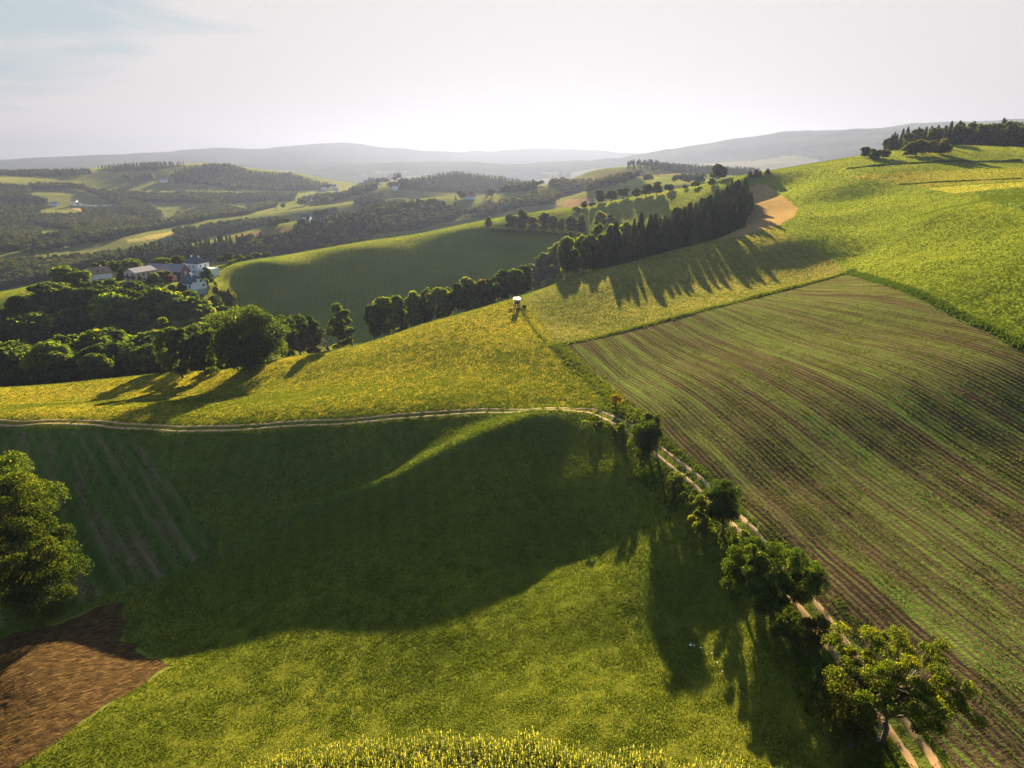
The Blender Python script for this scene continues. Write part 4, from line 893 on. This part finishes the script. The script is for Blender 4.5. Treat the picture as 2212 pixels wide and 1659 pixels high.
def house(name, label, x, y, rz, L, D, he, hr, wall, roof, hip=0.0, z=None, plinth=None, chim=((0.2,0.1),), group=None, over=0.45, cat='house', halfhip=0.0):
    z = float(ground(x, y)) if z is None else z
    e = empty(name, (x, y, z), math.radians(rz)); tag(e, label, cat, group); hx, hy = L/2, D/2
    mb = MB(); b0 = -1.5 if plinth is None else plinth
    if hip > 0: mb.box(-hx, hx, -hy, hy, b0, he)
    else:
        c = hr-halfhip; yy = hy*halfhip/(hr-he) if halfhip else 0
        if halfhip: P = [(-hy,b0),(hy,b0),(hy,he),(yy,c),(-yy,c),(-hy,he)]
        else: P = [(-hy,b0),(hy,b0),(hy,he),(0,hr),(-hy,he)]
        n = len(P); mb.add([(-hx,a,b) for a, b in P]+[(hx,a,b) for a, b in P], [tuple(range(n)), tuple(range(2*n-1,n-1,-1))]+[(i, n+i, n+(i+1)%n, (i+1)%n) for i in range(n)])
    mb.build('wall', M[wall], e)
    if plinth is not None: MB().box(-hx-0.05, hx+0.05, -hy-0.05, hy+0.05, -1.5, plinth-0.004).build('plinth', M['grey_plinth'], e)
    r = MB(); sl_ = (hr-he)/hy; ox = hx+over; oy = hy+over; zo = he-sl_*over+0.05; rx_ = ox-(hip if hip else 0); t = 0.16
    if halfhip:
        q = halfhip*1.1; c = hr-halfhip+0.05; yy = hy*halfhip/(hr-he)
        top = [(-ox+q,0,hr+0.05),(ox-q,0,hr+0.05)]
        for dz in (0, t): r.v += [(a,b,c_+dz) for a,b,c_ in [(-ox,-oy,zo),(ox,-oy,zo),(ox,-yy,c),(ox-q,0,hr+0.05),(-ox+q,0,hr+0.05),(-ox,-yy,c),(ox,oy,zo),(-ox,oy,zo),(-ox,yy,c),(ox,yy,c)]]
        F_ = [(0,1,2,3,4,5),(7,8,4,3,9,6),(2,9,3),(8,5,4)]
        r.f += [tuple(reversed(f)) for f in F_]+[tuple(10+i for i in f) for f in F_]
        loop = [0,1,2,9,6,7,8,5]; r.f += [(loop[i], loop[(i+1)%8], 10+loop[(i+1)%8], 10+loop[i]) for i in range(8)]
    else:
        for dz in (0, t): r.v += [(a,b,c_+dz) for a,b,c_ in [(-ox,-oy,zo),(ox,-oy,zo),(ox,oy,zo),(-ox,oy,zo),(-rx_,0,hr+0.05),(rx_,0,hr+0.05)]]
        F_ = [(0,1,5,4),(2,3,4,5)]+([(1,2,5),(3,0,4)] if hip else [])
        r.f += [tuple(reversed(f)) for f in F_]+[tuple(6+i for i in f) for f in F_]
        loop = [0,1,2,3] if hip else [0,1,5,2,3,4]; n = len(loop); r.f += [(loop[i], loop[(i+1)%n], 6+loop[(i+1)%n], 6+loop[i]) for i in range(n)]
    ro = r.build('roof', M[roof], e)
    for cx_, cy_ in chim: MB().box(cx_*L-0.35, cx_*L+0.35, cy_*D-0.3, cy_*D+0.3, he+0.3, hr+0.9).build('chimney', M['white' if wall == 'white' else 'brick'], ro)
    return e
def dirto(px, Y): return col_x(px, Y), Y
# white house with half-hipped gable turned to the camera
x, y = dirto(193.5, 356); x, y = ray(193.5, 286)[0]/ray(193.5, 286)[1]*356, 356
g = house('gabled_house', 'white gabled house with dark slate roof beside the shaded slope', x, y, -32, 9.5, 8.4, 4.6, 8.0, 'white', 'slate', plinth=1.3, halfhip=1.3, chim=((-0.28,0.12),(0.1,-0.1)))
for yy in (-1.7, 1.4): win(g, 4.75, yy, 5.0, 1.1, 1.1, ('x', 1), 'darkwood')
for yy in (2.6,): win(g, 4.75, yy, 2.5, 1.0, 1.2, ('x', 1), 'darkwood')
for xx in (-3.2, 0.2, 2.9): win(g, xx, -4.2, 2.2, 1.0, 1.3, ('y', -1), 'darkwood')
MB().box(-4.2,-1.2,-5.6,-4.25,1.25,1.45).build('balcony', M['darkwood'], g)
MB().box(1.5,4.2,4.25,6.5,0,2.2).build('shed', M['wood'], g)
# villa with hipped slate roof, annex with parapet terrace
x, y = ray(197, 272)[0]/ray(197, 272)[1]*398, 398
v_ = house('villa', 'tall white villa with hipped slate roof and battlemented terrace', x, y, -22, 10.5, 8.6, 6.5, 9.2, 'white', 'slate', hip=3.2, chim=((-0.25,0.0),(0.2,0.05)))
for xx in (-3.6, -0.6, 2.4):
    for zz in (1.2, 4.1): win(v_, xx, -4.3, zz, 0.9, 1.3, ('y', -1), 'grey_plinth')
for yy in (-2, 1.5):
    for zz in (1.2, 4.2): win(v_, 5.25, yy, zz, 0.9, 1.3, ('x', 1), 'grey_plinth')
for yy in (-2, 1.5):
    for zz in (1.2, 4.1): win(v_, -5.25, yy, zz, 0.9, 1.3, ('x', -1), 'grey_plinth')
an = MB(); an.box(5.28, 13.5, -3.2, 3.0, -1.5, 3.6)
for i in range(6): an.box(5.6+i*1.45, 6.3+i*1.45, -3.2, -2.9, 3.6, 4.2)
for i in range(4): an.box(13.2, 13.5, -3.2+i*1.7, -2.4+i*1.7, 3.6, 4.2)
A_ = an.build('annex', M['white'], v_)
MB().box(6.2,8.6,-3.27,-3.21,0,2.3).build('garage_door', M['greywood'], A_)
MB().box(5.3,9.0,-4.9,-3.25,2.6,2.8).build('balcony', M['white'], v_)
# barn
x, y = ray(168, 274)[0]/ray(168, 274)[1]*388, 388
b_ = house('barn', 'long barn with weathered grey roof and open front behind the garden', x, y, -6, 20, 9, 3.6, 7.0, 'darkwood', 'greyroof', chim=())
MB().add([(10.02,-4.4,0),(10.02,4.4,0),(10.02,4.4,3.5),(10.02,0,6.7),(10.02,-4.4,3.5),(10.2,-4.4,0),(10.2,4.4,0),(10.2,4.4,3.5),(10.2,0,6.7),(10.2,-4.4,3.5)], [(4,3,2,1,0),(5,6,7,8,9),(0,1,6,5),(1,2,7,6),(2,3,8,7),(3,4,9,8),(4,0,5,9)]).build('gable_cladding', M['wood'], b_)
MB().box(10.22,10.3,-1.2,1.4,0.2,3.4).build('door', M['cream'], b_)
MB().box(-9.6,3.5,-4.6,-4.52,0.1,3.0).build('bay_shade_panel', M['slate'], b_)  # flat dark panel on the wall, its colour stands for the shade inside the bay
x2, y2 = ray(171, 278)[0]/ray(171, 278)[1]*380, 380
b2 = house('shed', 'low peach walled shed with brown roof in front of the barn', x2, y2, -48, 6.5, 4.2, 2.4, 3.7, 'cream', 'brownroof', chim=(), cat='shed')
win(b2, 0.5, -2.1, 1.0, 0.8, 0.8, ('y', -1)); MB().box(3.26,3.32,-0.7,0.6,0,2.0).build('door', M['wood'], b2)
# peach house
x, y = ray(142, 284)[0]/ray(142, 284)[1]*372, 372
p_ = house('peach_house', 'two storey peach coloured house with grey roof and brown balcony', x, y, 66, 13, 8.6, 5.0, 6.9, 'cream', 'greyroof', chim=((0.1,0.15),))
for yy in (-2.3, 1.6):
    win(p_, -6.5, yy, 3.0, 1.3, 1.5, ('x', -1), 'greywood'); win(p_, -6.5, yy, 0.4, 1.3, 1.4, ('x', -1), 'greywood')
for xx in (-4.5, -1.5, 1.5, 4.5): win(p_, xx, -4.3, 3.1, 0.9, 1.1, ('y', -1), 'darkwood'); win(p_, xx, -4.3, 0.6, 0.9, 1.1, ('y', -1), 'darkwood')
bl = MB(); bl.box(-7.9,-6.53,-4.2,4.2,2.35,2.5); bl.box(-7.9,-7.8,-4.2,4.2,2.5,3.3); bl.box(-7.8,-6.53,-4.2,-4.1,2.5,3.3); bl.box(-7.8,-6.53,4.1,4.2,2.5,3.3); bl.build('balcony', M['darkwood'], p_)
# brown roofed house at the left end
x, y = ray(99.5, 279)[0]/ray(99.5, 279)[1]*378, 378
h_ = house('brown_roofed_house', 'white walled house with brown tiled roof and dark dormer behind the wood', x, y, 48, 10.5, 8, 3.2, 6.2, 'white', 'brownroof', chim=((0.15,0.0),), halfhip=1.0)
d_ = MB(); d_.box(-1.2,1.2,-3.4,-1.2,3.6,5.2); dr = d_.build('dormer', M['darkwood'], h_); win(dr, 0, -3.4, 4.0, 1.2, 0.9, ('y', -1))
for yy in (-2, 1.4): win(h_, -5.25, yy, 1.2, 1.0, 1.2, ('x', -1), 'greywood')
x, y = ray(86, 289)[0]/ray(86, 289)[1]*366, 366
s_ = house('outbuilding', 'small cream outbuilding half hidden under the bright yellow green tree', x, y, 35, 7, 5, 2.8, 4.4, 'white', 'brownroof', chim=(), cat='outbuilding')
win(s_, -1.5, -2.5, 1.1, 0.9, 1.0, ('y', -1)); MB().box(0.8,1.8,-2.56,-2.51,0,2.0).build('door', M['darkwood'], s_)
# cars by the gabled house
def car(x, y, rz, colr, label):
    z = float(ground(x, y)); e = empty('parked_car', (x, y, z), math.radians(rz)); tag(e, label, 'car', 'cars parked beside the gabled house')
    M['p'+label[:5]] = plain('car_paint_'+label.split()[0], colr, 0.3, var=0.02, spec=0.5); pm = M['p'+label[:5]]
    P = [(-2.1,0.35),(2.1,0.35),(2.15,0.75),(1.3,0.95),(-1.9,1.0),(-2.15,0.7)]; Q = [(-1.7,0.98),(1.0,0.96),(0.45,1.42),(-1.2,1.45)]
    b = MB(); n = 6; b.add([(a,-0.85,c) for a,c in P]+[(a,0.85,c) for a,c in P], [tuple(range(n))[::-1], tuple(range(n,2*n))]+[(i,(i+1)%n,n+(i+1)%n,n+i) for i in range(n)]); bo = b.build('body', pm, e)
    c_ = MB(); n = 4; c_.add([(a,-0.74,c) for a,c in Q]+[(a,0.74,c) for a,c in Q], [tuple(range(n))[::-1], tuple(range(n,2*n))]+[(i,(i+1)%n,n+(i+1)%n,n+i) for i in range(n)]); c_.build('windscreen', M['glass'], e)
    MB().box(-1.15,0.4,-0.7,0.7,1.455,1.5).build('roof', pm, e)
    for sx_ in (-1.35, 1.35):
        for sy_ in (-0.8, 0.8): MB().bar((sx_,sy_-0.1,0.32),(sx_,sy_+0.1,0.32),0.32,0.32,12).build('wheel', M['glass'], e)
for (px, Y, rz, c_, lb) in [(182.5,360,25,(0.75,0.75,0.75),'white parked car left of the gabled house'),(185.5,357,40,(0.45,0.06,0.05),'red parked car against the wall of the gabled house')]:
    car(ray(px, 284)[0]/ray(px, 284)[1]*Y, Y, rz, c_, lb)
# clipped hedge right of the villa, pale forecourt, garden wall
hd = MB(); hp = [(217,418),(222,426),(228,434),(234,442)]; R3 = random.Random(5)
from mathutils import Vector
HV = []; HQ = []
for i in range(3):
    a = Vector((col_x(hp[i][0],hp[i][1]), hp[i][1], 0)); b = Vector((col_x(hp[i+1][0],hp[i+1][1]), hp[i+1][1], 0))
    for k in range(420):
        q = a.lerp(b, R3.random()); HV.append((q.x+R3.uniform(-.8,.8), q.y+R3.uniform(-.8,.8), float(zq(np.array(q.x),np.array(q.y)))+R3.uniform(0,2.2)))
HV = np.array(HV); hv, hq = cards(HV, unit(len(HV), rng), 0.38, 0.8)
tag(link(bpy.data.objects.new('clipped_hedge', np_mesh('clipped_hedge', hv, hq, [M['leaf']], False, {'t': ('FACE','FLOAT',np.full(len(hq),0.2))}))), 'long dark clipped hedge on the ridge right of the villa', 'hedge')
# small distant buildings
FB = [(55,205.5,13,6,4,'white','greyroof',-8,'long low white building at the far farm on the left slope'),(75,205,9,8,7,'white','redroof',10,'tall white farmhouse of the far farm on the left slope'),(79,206,6,5,4,'white','redroof',-20,'small white annex beside the tall far farmhouse'),
      (101,208.5,8,5,3,'white','greyroof',0,'low white greenhouse right of the far farmhouse'),(147,177,9,7,5,'white','redroof',0,'white farmhouse on the left plateau'),(152,177,8,6,4,'cream','redroof',20,'reddish barn right of the plateau farmhouse'),(164,182,12,6,4,'white','greyroof',5,'pale row house under the highest hill'),
      (318,198,8,7,6,'white','redroof',0,'white cube shaped house on the village slope'),(313,200.5,9,6,4,'white','greyroof',10,'long white house left of the cube shaped house'),(304,201,8,6,4,'white','slate',-10,'low house at the left end of the village slope'),(325,190,12,7,5,'white','slate',0,'broad dark roofed house at the top of the village'),
      (334,189,8,6,5,'white','slate',15,'white house with dark roof in the village centre'),(336,192,7,6,4,'white','greyroof',-15,'small white house below the village centre'),(370,187.5,11,7,4,'white','slate',5,'dark roofed house at the right end of the village'),(377,188,6,4,3,'white','metal',0,'shed with bright roof at the right end of the village'),
      (307,223.5,9,8,7,'white','slate',0,'white farmhouse on the middle ridge half hidden by trees'),(316,221,26,7,3.2,'greywood','slate',-3,'long low barn beside the middle ridge farmhouse'),(466,199,8,6,3.5,'white','redroof',8,'white house in the hamlet on the middle ridge'),(472,199,9,6,3.5,'white','redroof',-8,'second white house in the middle ridge hamlet'),(395,190,8,5,3,'white','metal',0,'shed with shining roof at the foot of the central hill')]
for i, (px, py, L_, D_, he, wl, rf, rz, lb) in enumerate(FB):
    h3 = hit(px, py); 
    if h3 is None: continue
    k = max(1.0, h3[1]/1300)
    hh = house('farmhouse' if he > 3.4 else 'farm_building', lb, h3[0], h3[1], rz, L_*k, D_*k, he*k, (he+2.6)*k, wl, rf, chim=(), z=h3[2]+0.2, cat='house' if he > 3.4 else 'farm building')
    for j in range(3): win(hh, (-0.3+0.3*j)*L_*k, -D_*k/2, he*k*0.45, 1.1*k, 1.2*k, ('y', -1), 'greywood')
# long white wall of the far farm
h3 = hit(93, 206.3)
if h3 is not None:
    wb = MB(); 
    for i in range(14): wb.box(-38+i*5.4, -38+i*5.4+5.3, -0.25, 0.25, -3, 2.6); wb.box(-38+i*5.4-0.3, -38+i*5.4+0.3, -0.4, 0.4, -3, 3.1)
    o = wb.build('retaining_wall', M['white']); o.location = (h3[0], h3[1], h3[2]); tag(o, 'long pale retaining wall at the far farm on the left slope', 'wall')
print('buildings', time.time()-T0)

# ------------------------------------------------------------------ raised hide on the meadow
h3 = hit(517, 309); hx, hy, hz = h3
e = empty('raised_hide', (hx, hy, float(ground(hx, hy))), math.radians(8), 1.0); tag(e, 'raised wooden hunting hide with shining metal roof on the yellow meadow', 'hunting hide')
for sx_ in (-1, 1):
    for sy_ in (-1, 1): MB().bar((sx_*0.85, sy_*0.85, -0.3), (sx_*0.6, sy_*0.6, 1.55), 0.08, 0.07, 6).build('leg', M['darkwood'], e)
br = MB(); br.bar((-0.8,-0.8,0.35),(0.65,-0.65,1.3),0.035); br.bar((0.8,-0.8,0.35),(-0.65,-0.65,1.3),0.035); br.bar((-0.78,-0.78,0.55),(0.78,-0.78,0.55),0.04); br.bar((0.78,-0.8,0.55),(0.78,0.78,0.55),0.04); br.bar((-0.78,-0.78,0.55),(-0.78,0.78,0.55),0.04); br.build('brace', M['darkwood'], e)
MB().box(-0.78,0.78,-0.78,0.78,1.5,1.6).build('floor', M['wood'], e)
cb = MB()
for i in range(5): cb.box(-0.7,0.7,-0.70-0.02*(i%2),-0.66,1.61+i*0.22,1.61+i*0.22+0.21)
cb.box(-0.7,-0.66,-0.65,0.7,1.61,2.7); cb.box(0.66,0.7,-0.65,0.7,1.61,2.7); cb.box(-0.65,0.65,0.66,0.7,1.61,2.4); cb.box(-0.7,-0.62,-0.72,-0.655,2.7,3.05); cb.box(0.62,0.7,-0.72,-0.655,2.7,3.05); cb.box(-0.7,-0.62,0.62,0.7,2.7,3.2); cb.box(0.62,0.7,0.62,0.7,2.7,3.2)
cb.build('cabin', M['darkwood'], e)
MB().add([(-.88,-.88,3.06),(.88,-.88,3.06),(.88,.88,3.30),(-.88,.88,3.30),(-.88,-.88,3.11),(.88,-.88,3.11),(.88,.88,3.35),(-.88,.88,3.35)], [(3,2,1,0),(4,5,6,7),(0,1,5,4),(1,2,6,5),(2,3,7,6),(3,0,4,7)]).build('roof', M['metal'], e)
def ladder(mb, x0, z0, x1, z1, w=0.42, nr_=7, y=0.0, r=0.035):
    for s in (-1, 1): mb.bar((x0, y+s*w/2, z0), (x1, y+s*w/2, z1), r)
    for i in range(nr_):
        f = (i+0.7)/nr_; mb.bar((x0+(x1-x0)*f, y-w/2, z0+(z1-z0)*f), (x0+(x1-x0)*f, y+w/2, z0+(z1-z0)*f), r*0.8)
    return mb
ladder(MB(), 1.75, -0.15, 0.78, 1.75, y=-0.3).build('ladder', M['greywood'], e)
for i, (dx_, dy_, hh_, hu, lb) in enumerate([(2.2,-0.2,1.0,'dark','dark weedy bush right of the hide ladder'),(-2.0,-0.5,0.7,'orange','rusty dry weeds left of the hide'),(0.3,-1.6,0.7,'brown','brown dry weeds in front of the hide')]):
    tree('bush', hx+dx_, hy+dy_, hh_, 1.5, hu, lb, name='weed_clump')
# low boundary of rough grass from the hide towards the striped field
# open hide on the hilltop
h3 = hit(921, 154); sc_ = 1.0
e = empty('open_hide', (h3[0], h3[1], float(ground(h3[0], h3[1]))), math.radians(20)); tag(e, 'open wooden hide frame in front of the rounded bushes on the hilltop', 'hunting hide')
for sx_ in (-1, 1):
    for sy_ in (-1, 1): MB().bar((sx_*1.5, sy_*1.1, -0.3), (sx_*1.1, sy_*0.9, 3.6), 0.11, 0.1).build('leg', M['greywood'], e)
br = MB(); br.bar((-1.4,-1.05,0.4),(1.2,-0.95,2.0),0.07); br.bar((1.4,-1.05,0.4),(-1.2,-0.95,2.0),0.07); br.bar((-1.3,-1.0,2.1),(1.3,-1.0,2.1),0.07); br.build('brace', M['greywood'], e)
MB().box(-1.3,1.3,-1.0,1.0,2.05,2.15).build('floor', M['greywood'], e); MB().box(-1.6,1.6,-1.3,1.3,3.6,3.72).build('roof', M['greywood'], e)
ladder(MB(), 2.6, -0.2, 1.3, 2.1, nr_=6).build('ladder', M['greywood'], e)
# picking ladder leaning in the fruit tree
lx, ly = hit(880, 743)[:2]; gz = float(ground(lx, ly))
o = ladder(MB(), 0.0, 0.0, 0.5, 3.5, w=0.5, nr_=11, r=0.035).build('ladder', M['greywood']); o.location = (lx, ly, gz-0.05); o.rotation_euler = (0, 0, math.radians(75)); tag(o, 'silvered wooden ladder leaning into the airy fruit tree by the track', 'ladder')
# pale stones lying in the long tree shadow
M['stone'] = plain('pale_stone', (0.7,0.7,0.66), 0.9, var=0.1, scale=8)
for i, (px, py, lb) in enumerate([(690.5,647,'largest pale stone in the long tree shadow, uppermost of the scatter'),(694,647.3,'small pale stone right beside the uppermost largest stone'),(700.7,649.6,'small pale stone in the middle of the scatter on the shaded grass'),(712,655,'pale stone on the right edge of the long tree shadow'),(717,664.6,'pale stone below the one at the right shadow edge'),(722,673.5,'lowest pale stone of the scatter on the grass')]):
    h3 = hit(px, py); bm = bmesh.new(); bmesh.ops.create_icosphere(bm, subdivisions=2, radius=0.13 if i == 0 else 0.08)
    for v in bm.verts: v.co *= 1+0.25*math.sin(v.co.x*31+i)*math.cos(v.co.y*27+i*2); v.co.z *= 0.7
    me = bpy.data.meshes.new('stone'); bm.to_mesh(me); bm.free(); me.materials.append(M['stone'])
    o = link(bpy.data.objects.new('stone', me)); o.location = (h3[0], h3[1], float(ground(h3[0],h3[1]))+0.26); tag(o, lb, 'stone', 'pale stones scattered on the lower meadow')
# two roe deer
def deer(px, py, rz, head_up, label, seed):
    h3 = hit(px, py); z = float(ground(h3[0], h3[1]))+0.05
    J = [(0,0,0.72),(0.22,0,0.74),(0.45,0,0.72),(-0.25,0,0.74),(-0.45,0,0.70)]; Rr = [0.15,0.15,0.14,0.15,0.13]; E = [(0,1),(1,2),(0,3),(3,4)]
    def chain(start, pts):
        p = start
        for (x, y, zz, r) in pts: J.append((x,y,zz)); Rr.append(r); E.append((p, len(J)-1)); p = len(J)-1
        return p
    if head_up: hd = chain(2, [(0.56,0,0.86,0.075),(0.64,0,1.02,0.06),(0.68,0,1.14,0.065),(0.80,0,1.10,0.04),(0.87,0,1.07,0.028)]); hb = hd-2; ear = (0.62,1.2)
    else: hd = chain(2, [(0.62,0,0.62,0.075),(0.74,0,0.42,0.06),(0.82,0,0.27,0.062),(0.90,0,0.17,0.04),(0.94,0,0.10,0.028)]); hb = hd-2; ear = (0.76,0.38)
    for s in (-1, 1): chain(hb, [(ear[0]-0.02, s*0.07, ear[1], 0.022), (ear[0]-0.05, s*0.12, ear[1]+0.08, 0.014)])
    for s in (-1, 1):
        chain(2, [(0.43, s*0.09, 0.56, 0.06), (0.42, s*0.09, 0.34, 0.03), (0.43, s*0.09, 0.08, 0.022), (0.45, s*0.09, 0.0, 0.024)])
        chain(4, [(-0.42, s*0.1, 0.52, 0.075), (-0.50, s*0.1, 0.32, 0.032), (-0.45, s*0.1, 0.08, 0.022), (-0.43, s*0.1, 0.0, 0.024)])
    me = bpy.data.meshes.new('roe_deer'); me.from_pydata(J, E, []); me.update(); o = link(bpy.data.objects.new('roe_deer', me))
    sk = o.modifiers.new('skin', 'SKIN'); sk.use_smooth_shade = True
    for i, r in enumerate(Rr): me.skin_vertices[0].data[i].radius = (r, r); me.skin_vertices[0].data[i].use_root = (i == 0)
    sb = o.modifiers.new('sub', 'SUBSURF'); sb.levels = 1; sb.render_levels = 1
    dg = bpy.context.evaluated_depsgraph_get(); m2 = bpy.data.meshes.new_from_object(o.evaluated_get(dg)); o.modifiers.clear(); o.data = m2; m2.materials.clear(); m2.materials.append(M['fur'])
    o.location = (h3[0], h3[1], z); o.rotation_euler = (0, 0, math.radians(rz)); o.scale = (1.15,)*3; tag(o, label, 'deer')
M['fur'] = plain('brown_deer_fur', (0.10,0.06,0.035), 0.9, var=0.2, scale=6)
deer(807.5, 216, 80, True, 'roe deer standing with raised head on the bright green slope', 1)
deer(812, 215.3, 185, False, 'roe deer grazing with lowered head right of its companion', 2)
# grassy field boundaries: dry grass ridges between fields
def strip_grass(pts, w, h, n, label, tone, nm='boundary_grass'):
    P = np.array([hit(*p)[:2] for p in pts]); P = smooth_path(P, 1.0); i = rng.integers(0, len(P), n); x = P[i,0]+rng.normal(0, w/2, n); y = P[i,1]+rng.normal(0, w/2, n); z = zq(x, y); r = np.hypot(x, y)
    hh = h*rng.uniform(0.5,1.2,n)*(1+0.5*vnoise(x,y,6)); ww = 0.0016*r; a = rng.uniform(0,2*PI,n)
    v = np.stack([np.stack([x-np.cos(a)*ww,y-np.sin(a)*ww,z-0.03],-1), np.stack([x+np.cos(a)*ww,y+np.sin(a)*ww,z-0.03],-1), np.stack([x+rng.normal(0,0.25,n)*hh,y+rng.normal(0,0.25,n)*hh,z+hh],-1)],1).reshape(-1,3)
    gm = np_mesh(nm, v, np.arange(len(v)).reshape(-1,3), [M['grassblade']], False, {'t': ('FACE','FLOAT',np.clip(tone+rng.normal(0,0.12,n),0,1))}); tag(link(bpy.data.objects.new(nm, gm)), label, 'grass', None, 'stuff')
strip_grass([(557,345),(600,337),(640,327),(700,311),(760,296),(800,286),(849,272)], 1.2, 0.55, 5000, 'rough grass balk along the upper edge of the striped field', 0.55)
strip_grass([(849,272),(880,281),(905,289),(940,305),(975,322),(1023,347)], 1.0, 0.55, 4000, 'dark rough grass balk on the right edge of the striped field', 0.12)
strip_grass([(519,306),(527,318),(535,331),(545,341)], 0.5, 0.4, 420, 'pale dry grass line running down from the hide', 0.72)
strip_grass([(557,346),(575,362),(592,378),(606,392),(618,404),(634,420)], 1.8, 0.5, 3500, 'lush grass strip on the left edge of the striped field', 0.55)
strip_grass([(849,168.5),(880,165.5),(920,163),(960,161.5),(1020,160.5)], 0.8, 0.6, 1500, 'dark ditch line across the upper hill', 0.0)
strip_grass([(900,184.2),(930,182.6),(960,181),(1020,178.8)], 0.6, 0.3, 1200, 'dark boundary line above the pale strip', 0.2)
EXPO=3.0; SKYS=0.05; HAZE=0.000155; HORIZ=1.15
# ------------------------------------------------------------------ camera, light, sky, air
cam = bpy.data.cameras.new('camera'); cam.sensor_width = 36; cam.lens = F/W*36; cam.clip_start = 0.5; cam.clip_end = 60000
co = link(bpy.data.objects.new('camera', cam)); co.rotation_euler = (PI/2-PITCH, 0, 0); scene.camera = co
SEL = math.radians(14.5); SAZ = math.radians(4.2)
sl = bpy.data.lights.new('sun', 'SUN'); sl.energy = 5.0; sl.angle = math.radians(0.6); sl.color = (1.0,0.83,0.57)
so = link(bpy.data.objects.new('sun', sl)); so.rotation_euler = (PI/2-SEL, 0, PI-SAZ)
w = bpy.data.worlds.new('World'); scene.world = w; w.use_nodes = True; nt = w.node_tree; nt.nodes.clear()
out = N(nt, 'ShaderNodeOutputWorld'); bg = N(nt, 'ShaderNodeBackground'); sky = N(nt, 'ShaderNodeTexSky', sky_type='NISHITA', sun_disc=False)
sky.sun_elevation = SEL; sky.sun_rotation = SAZ; sky.altitude = 500; sky.air_density = 1.0; sky.dust_density = 1.0; sky.ozone_density = 1.5
tc = N(nt, 'ShaderNodeTexCoord'); mp = N(nt, 'ShaderNodeMapping'); mp.inputs['Scale'].default_value = (1.2, 1.2, 9.0); mp.inputs['Rotation'].default_value = (0.06,0.10,0.3)
nt.links.new(tc.outputs['Generated'], mp.inputs[0])
cl = noise(nt, mp.outputs[0], 1.6, 7, 0.62, 0.6)
sx = N(nt, 'ShaderNodeSeparateXYZ'); nt.links.new(tc.outputs['Generated'], sx.inputs[0])
# thin high cloud covers the low sky: white towards the sun and the right, torn open on the left
d = N(nt, 'ShaderNodeVectorMath', operation='DOT_PRODUCT'); nt.links.new(tc.outputs['Generated'], d.inputs[0]); d.inputs[1].default_value = (math.sin(0.30)*math.cos(0.05), math.cos(0.30)*math.cos(0.05), math.sin(0.05))
cov = mth(nt, 'ADD', mth(nt, 'MULTIPLY', mth(nt, 'SUBTRACT', d.outputs['Value'], 0.585), 6.0), mth(nt, 'MULTIPLY', mth(nt, 'SUBTRACT', cl, 0.5), 7.0))
cov = mth(nt, 'ADD', cov, mth(nt, 'MULTIPLY', mth(nt, 'SUBTRACT', 0.12, sx.outputs[2]), 7.0))
covc = N(nt, 'ShaderNodeClamp'); nt.links.new(cov, covc.inputs[0])
hi = N(nt, 'ShaderNodeMapRange'); hi.inputs[1].default_value = 0.22; hi.inputs[2].default_value = 0.40; hi.inputs[3].default_value = 1.0; hi.inputs[4].default_value = 0.03
nt.links.new(sx.outputs[2], hi.inputs[0])
SKYW = 0.79/(2**EXPO)
skym = mixc(nt, 1.0, sky.outputs[0], (SKYS, SKYS, SKYS), 'MULTIPLY')
veil = mixc(nt, covc.outputs[0], (SKYW*0.68, SKYW*0.80, SKYW*0.84), (SKYW*1.02, SKYW*0.965, SKYW*0.945))
glow = N(nt, 'ShaderNodeMapRange'); glow.inputs[1].default_value = 0.0; glow.inputs[2].default_value = 0.07; glow.inputs[3].default_value = HORIZ; glow.inputs[4].default_value = 1.0
nt.links.new(sx.outputs[2], glow.inputs[0])
gv = N(nt, 'ShaderNodeVectorMath', operation='SCALE'); nt.links.new(veil, gv.inputs[0]); nt.links.new(glow.outputs[0], gv.inputs['Scale'])
cc = mixc(nt, hi.outputs[0], skym, gv.outputs[0])
nt.links.new(cc, bg.inputs[0]); bg.inputs[1].default_value = 1.0; nt.links.new(bg.outputs[0], out.inputs[0])
scene.view_settings.view_transform = 'Standard'; scene.view_settings.look = 'None'; scene.view_settings.exposure = EXPO; scene.view_settings.gamma = 1.0
scene.render.resolution_x = 1024; scene.render.resolution_y = 768
if HAZE > 0:
    mb = MB(); mb.box(-8700, 8700, -8700, 8700, -135, 245)
    m, nt, out = newmat('air_haze'); pv = N(nt, 'ShaderNodeVolumePrincipled'); pv.inputs['Color'].default_value = (0.089,0.104,0.158,1); pv.inputs['Density'].default_value = HAZE; pv.inputs['Anisotropy'].default_value = 0.48
    nt.links.new(pv.outputs[0], out.inputs['Volume'])
    tag(mb.build('haze', m), 'pale blue haze hanging in the air over the valley', None, None, 'stuff')
print('done', time.time()-T0)
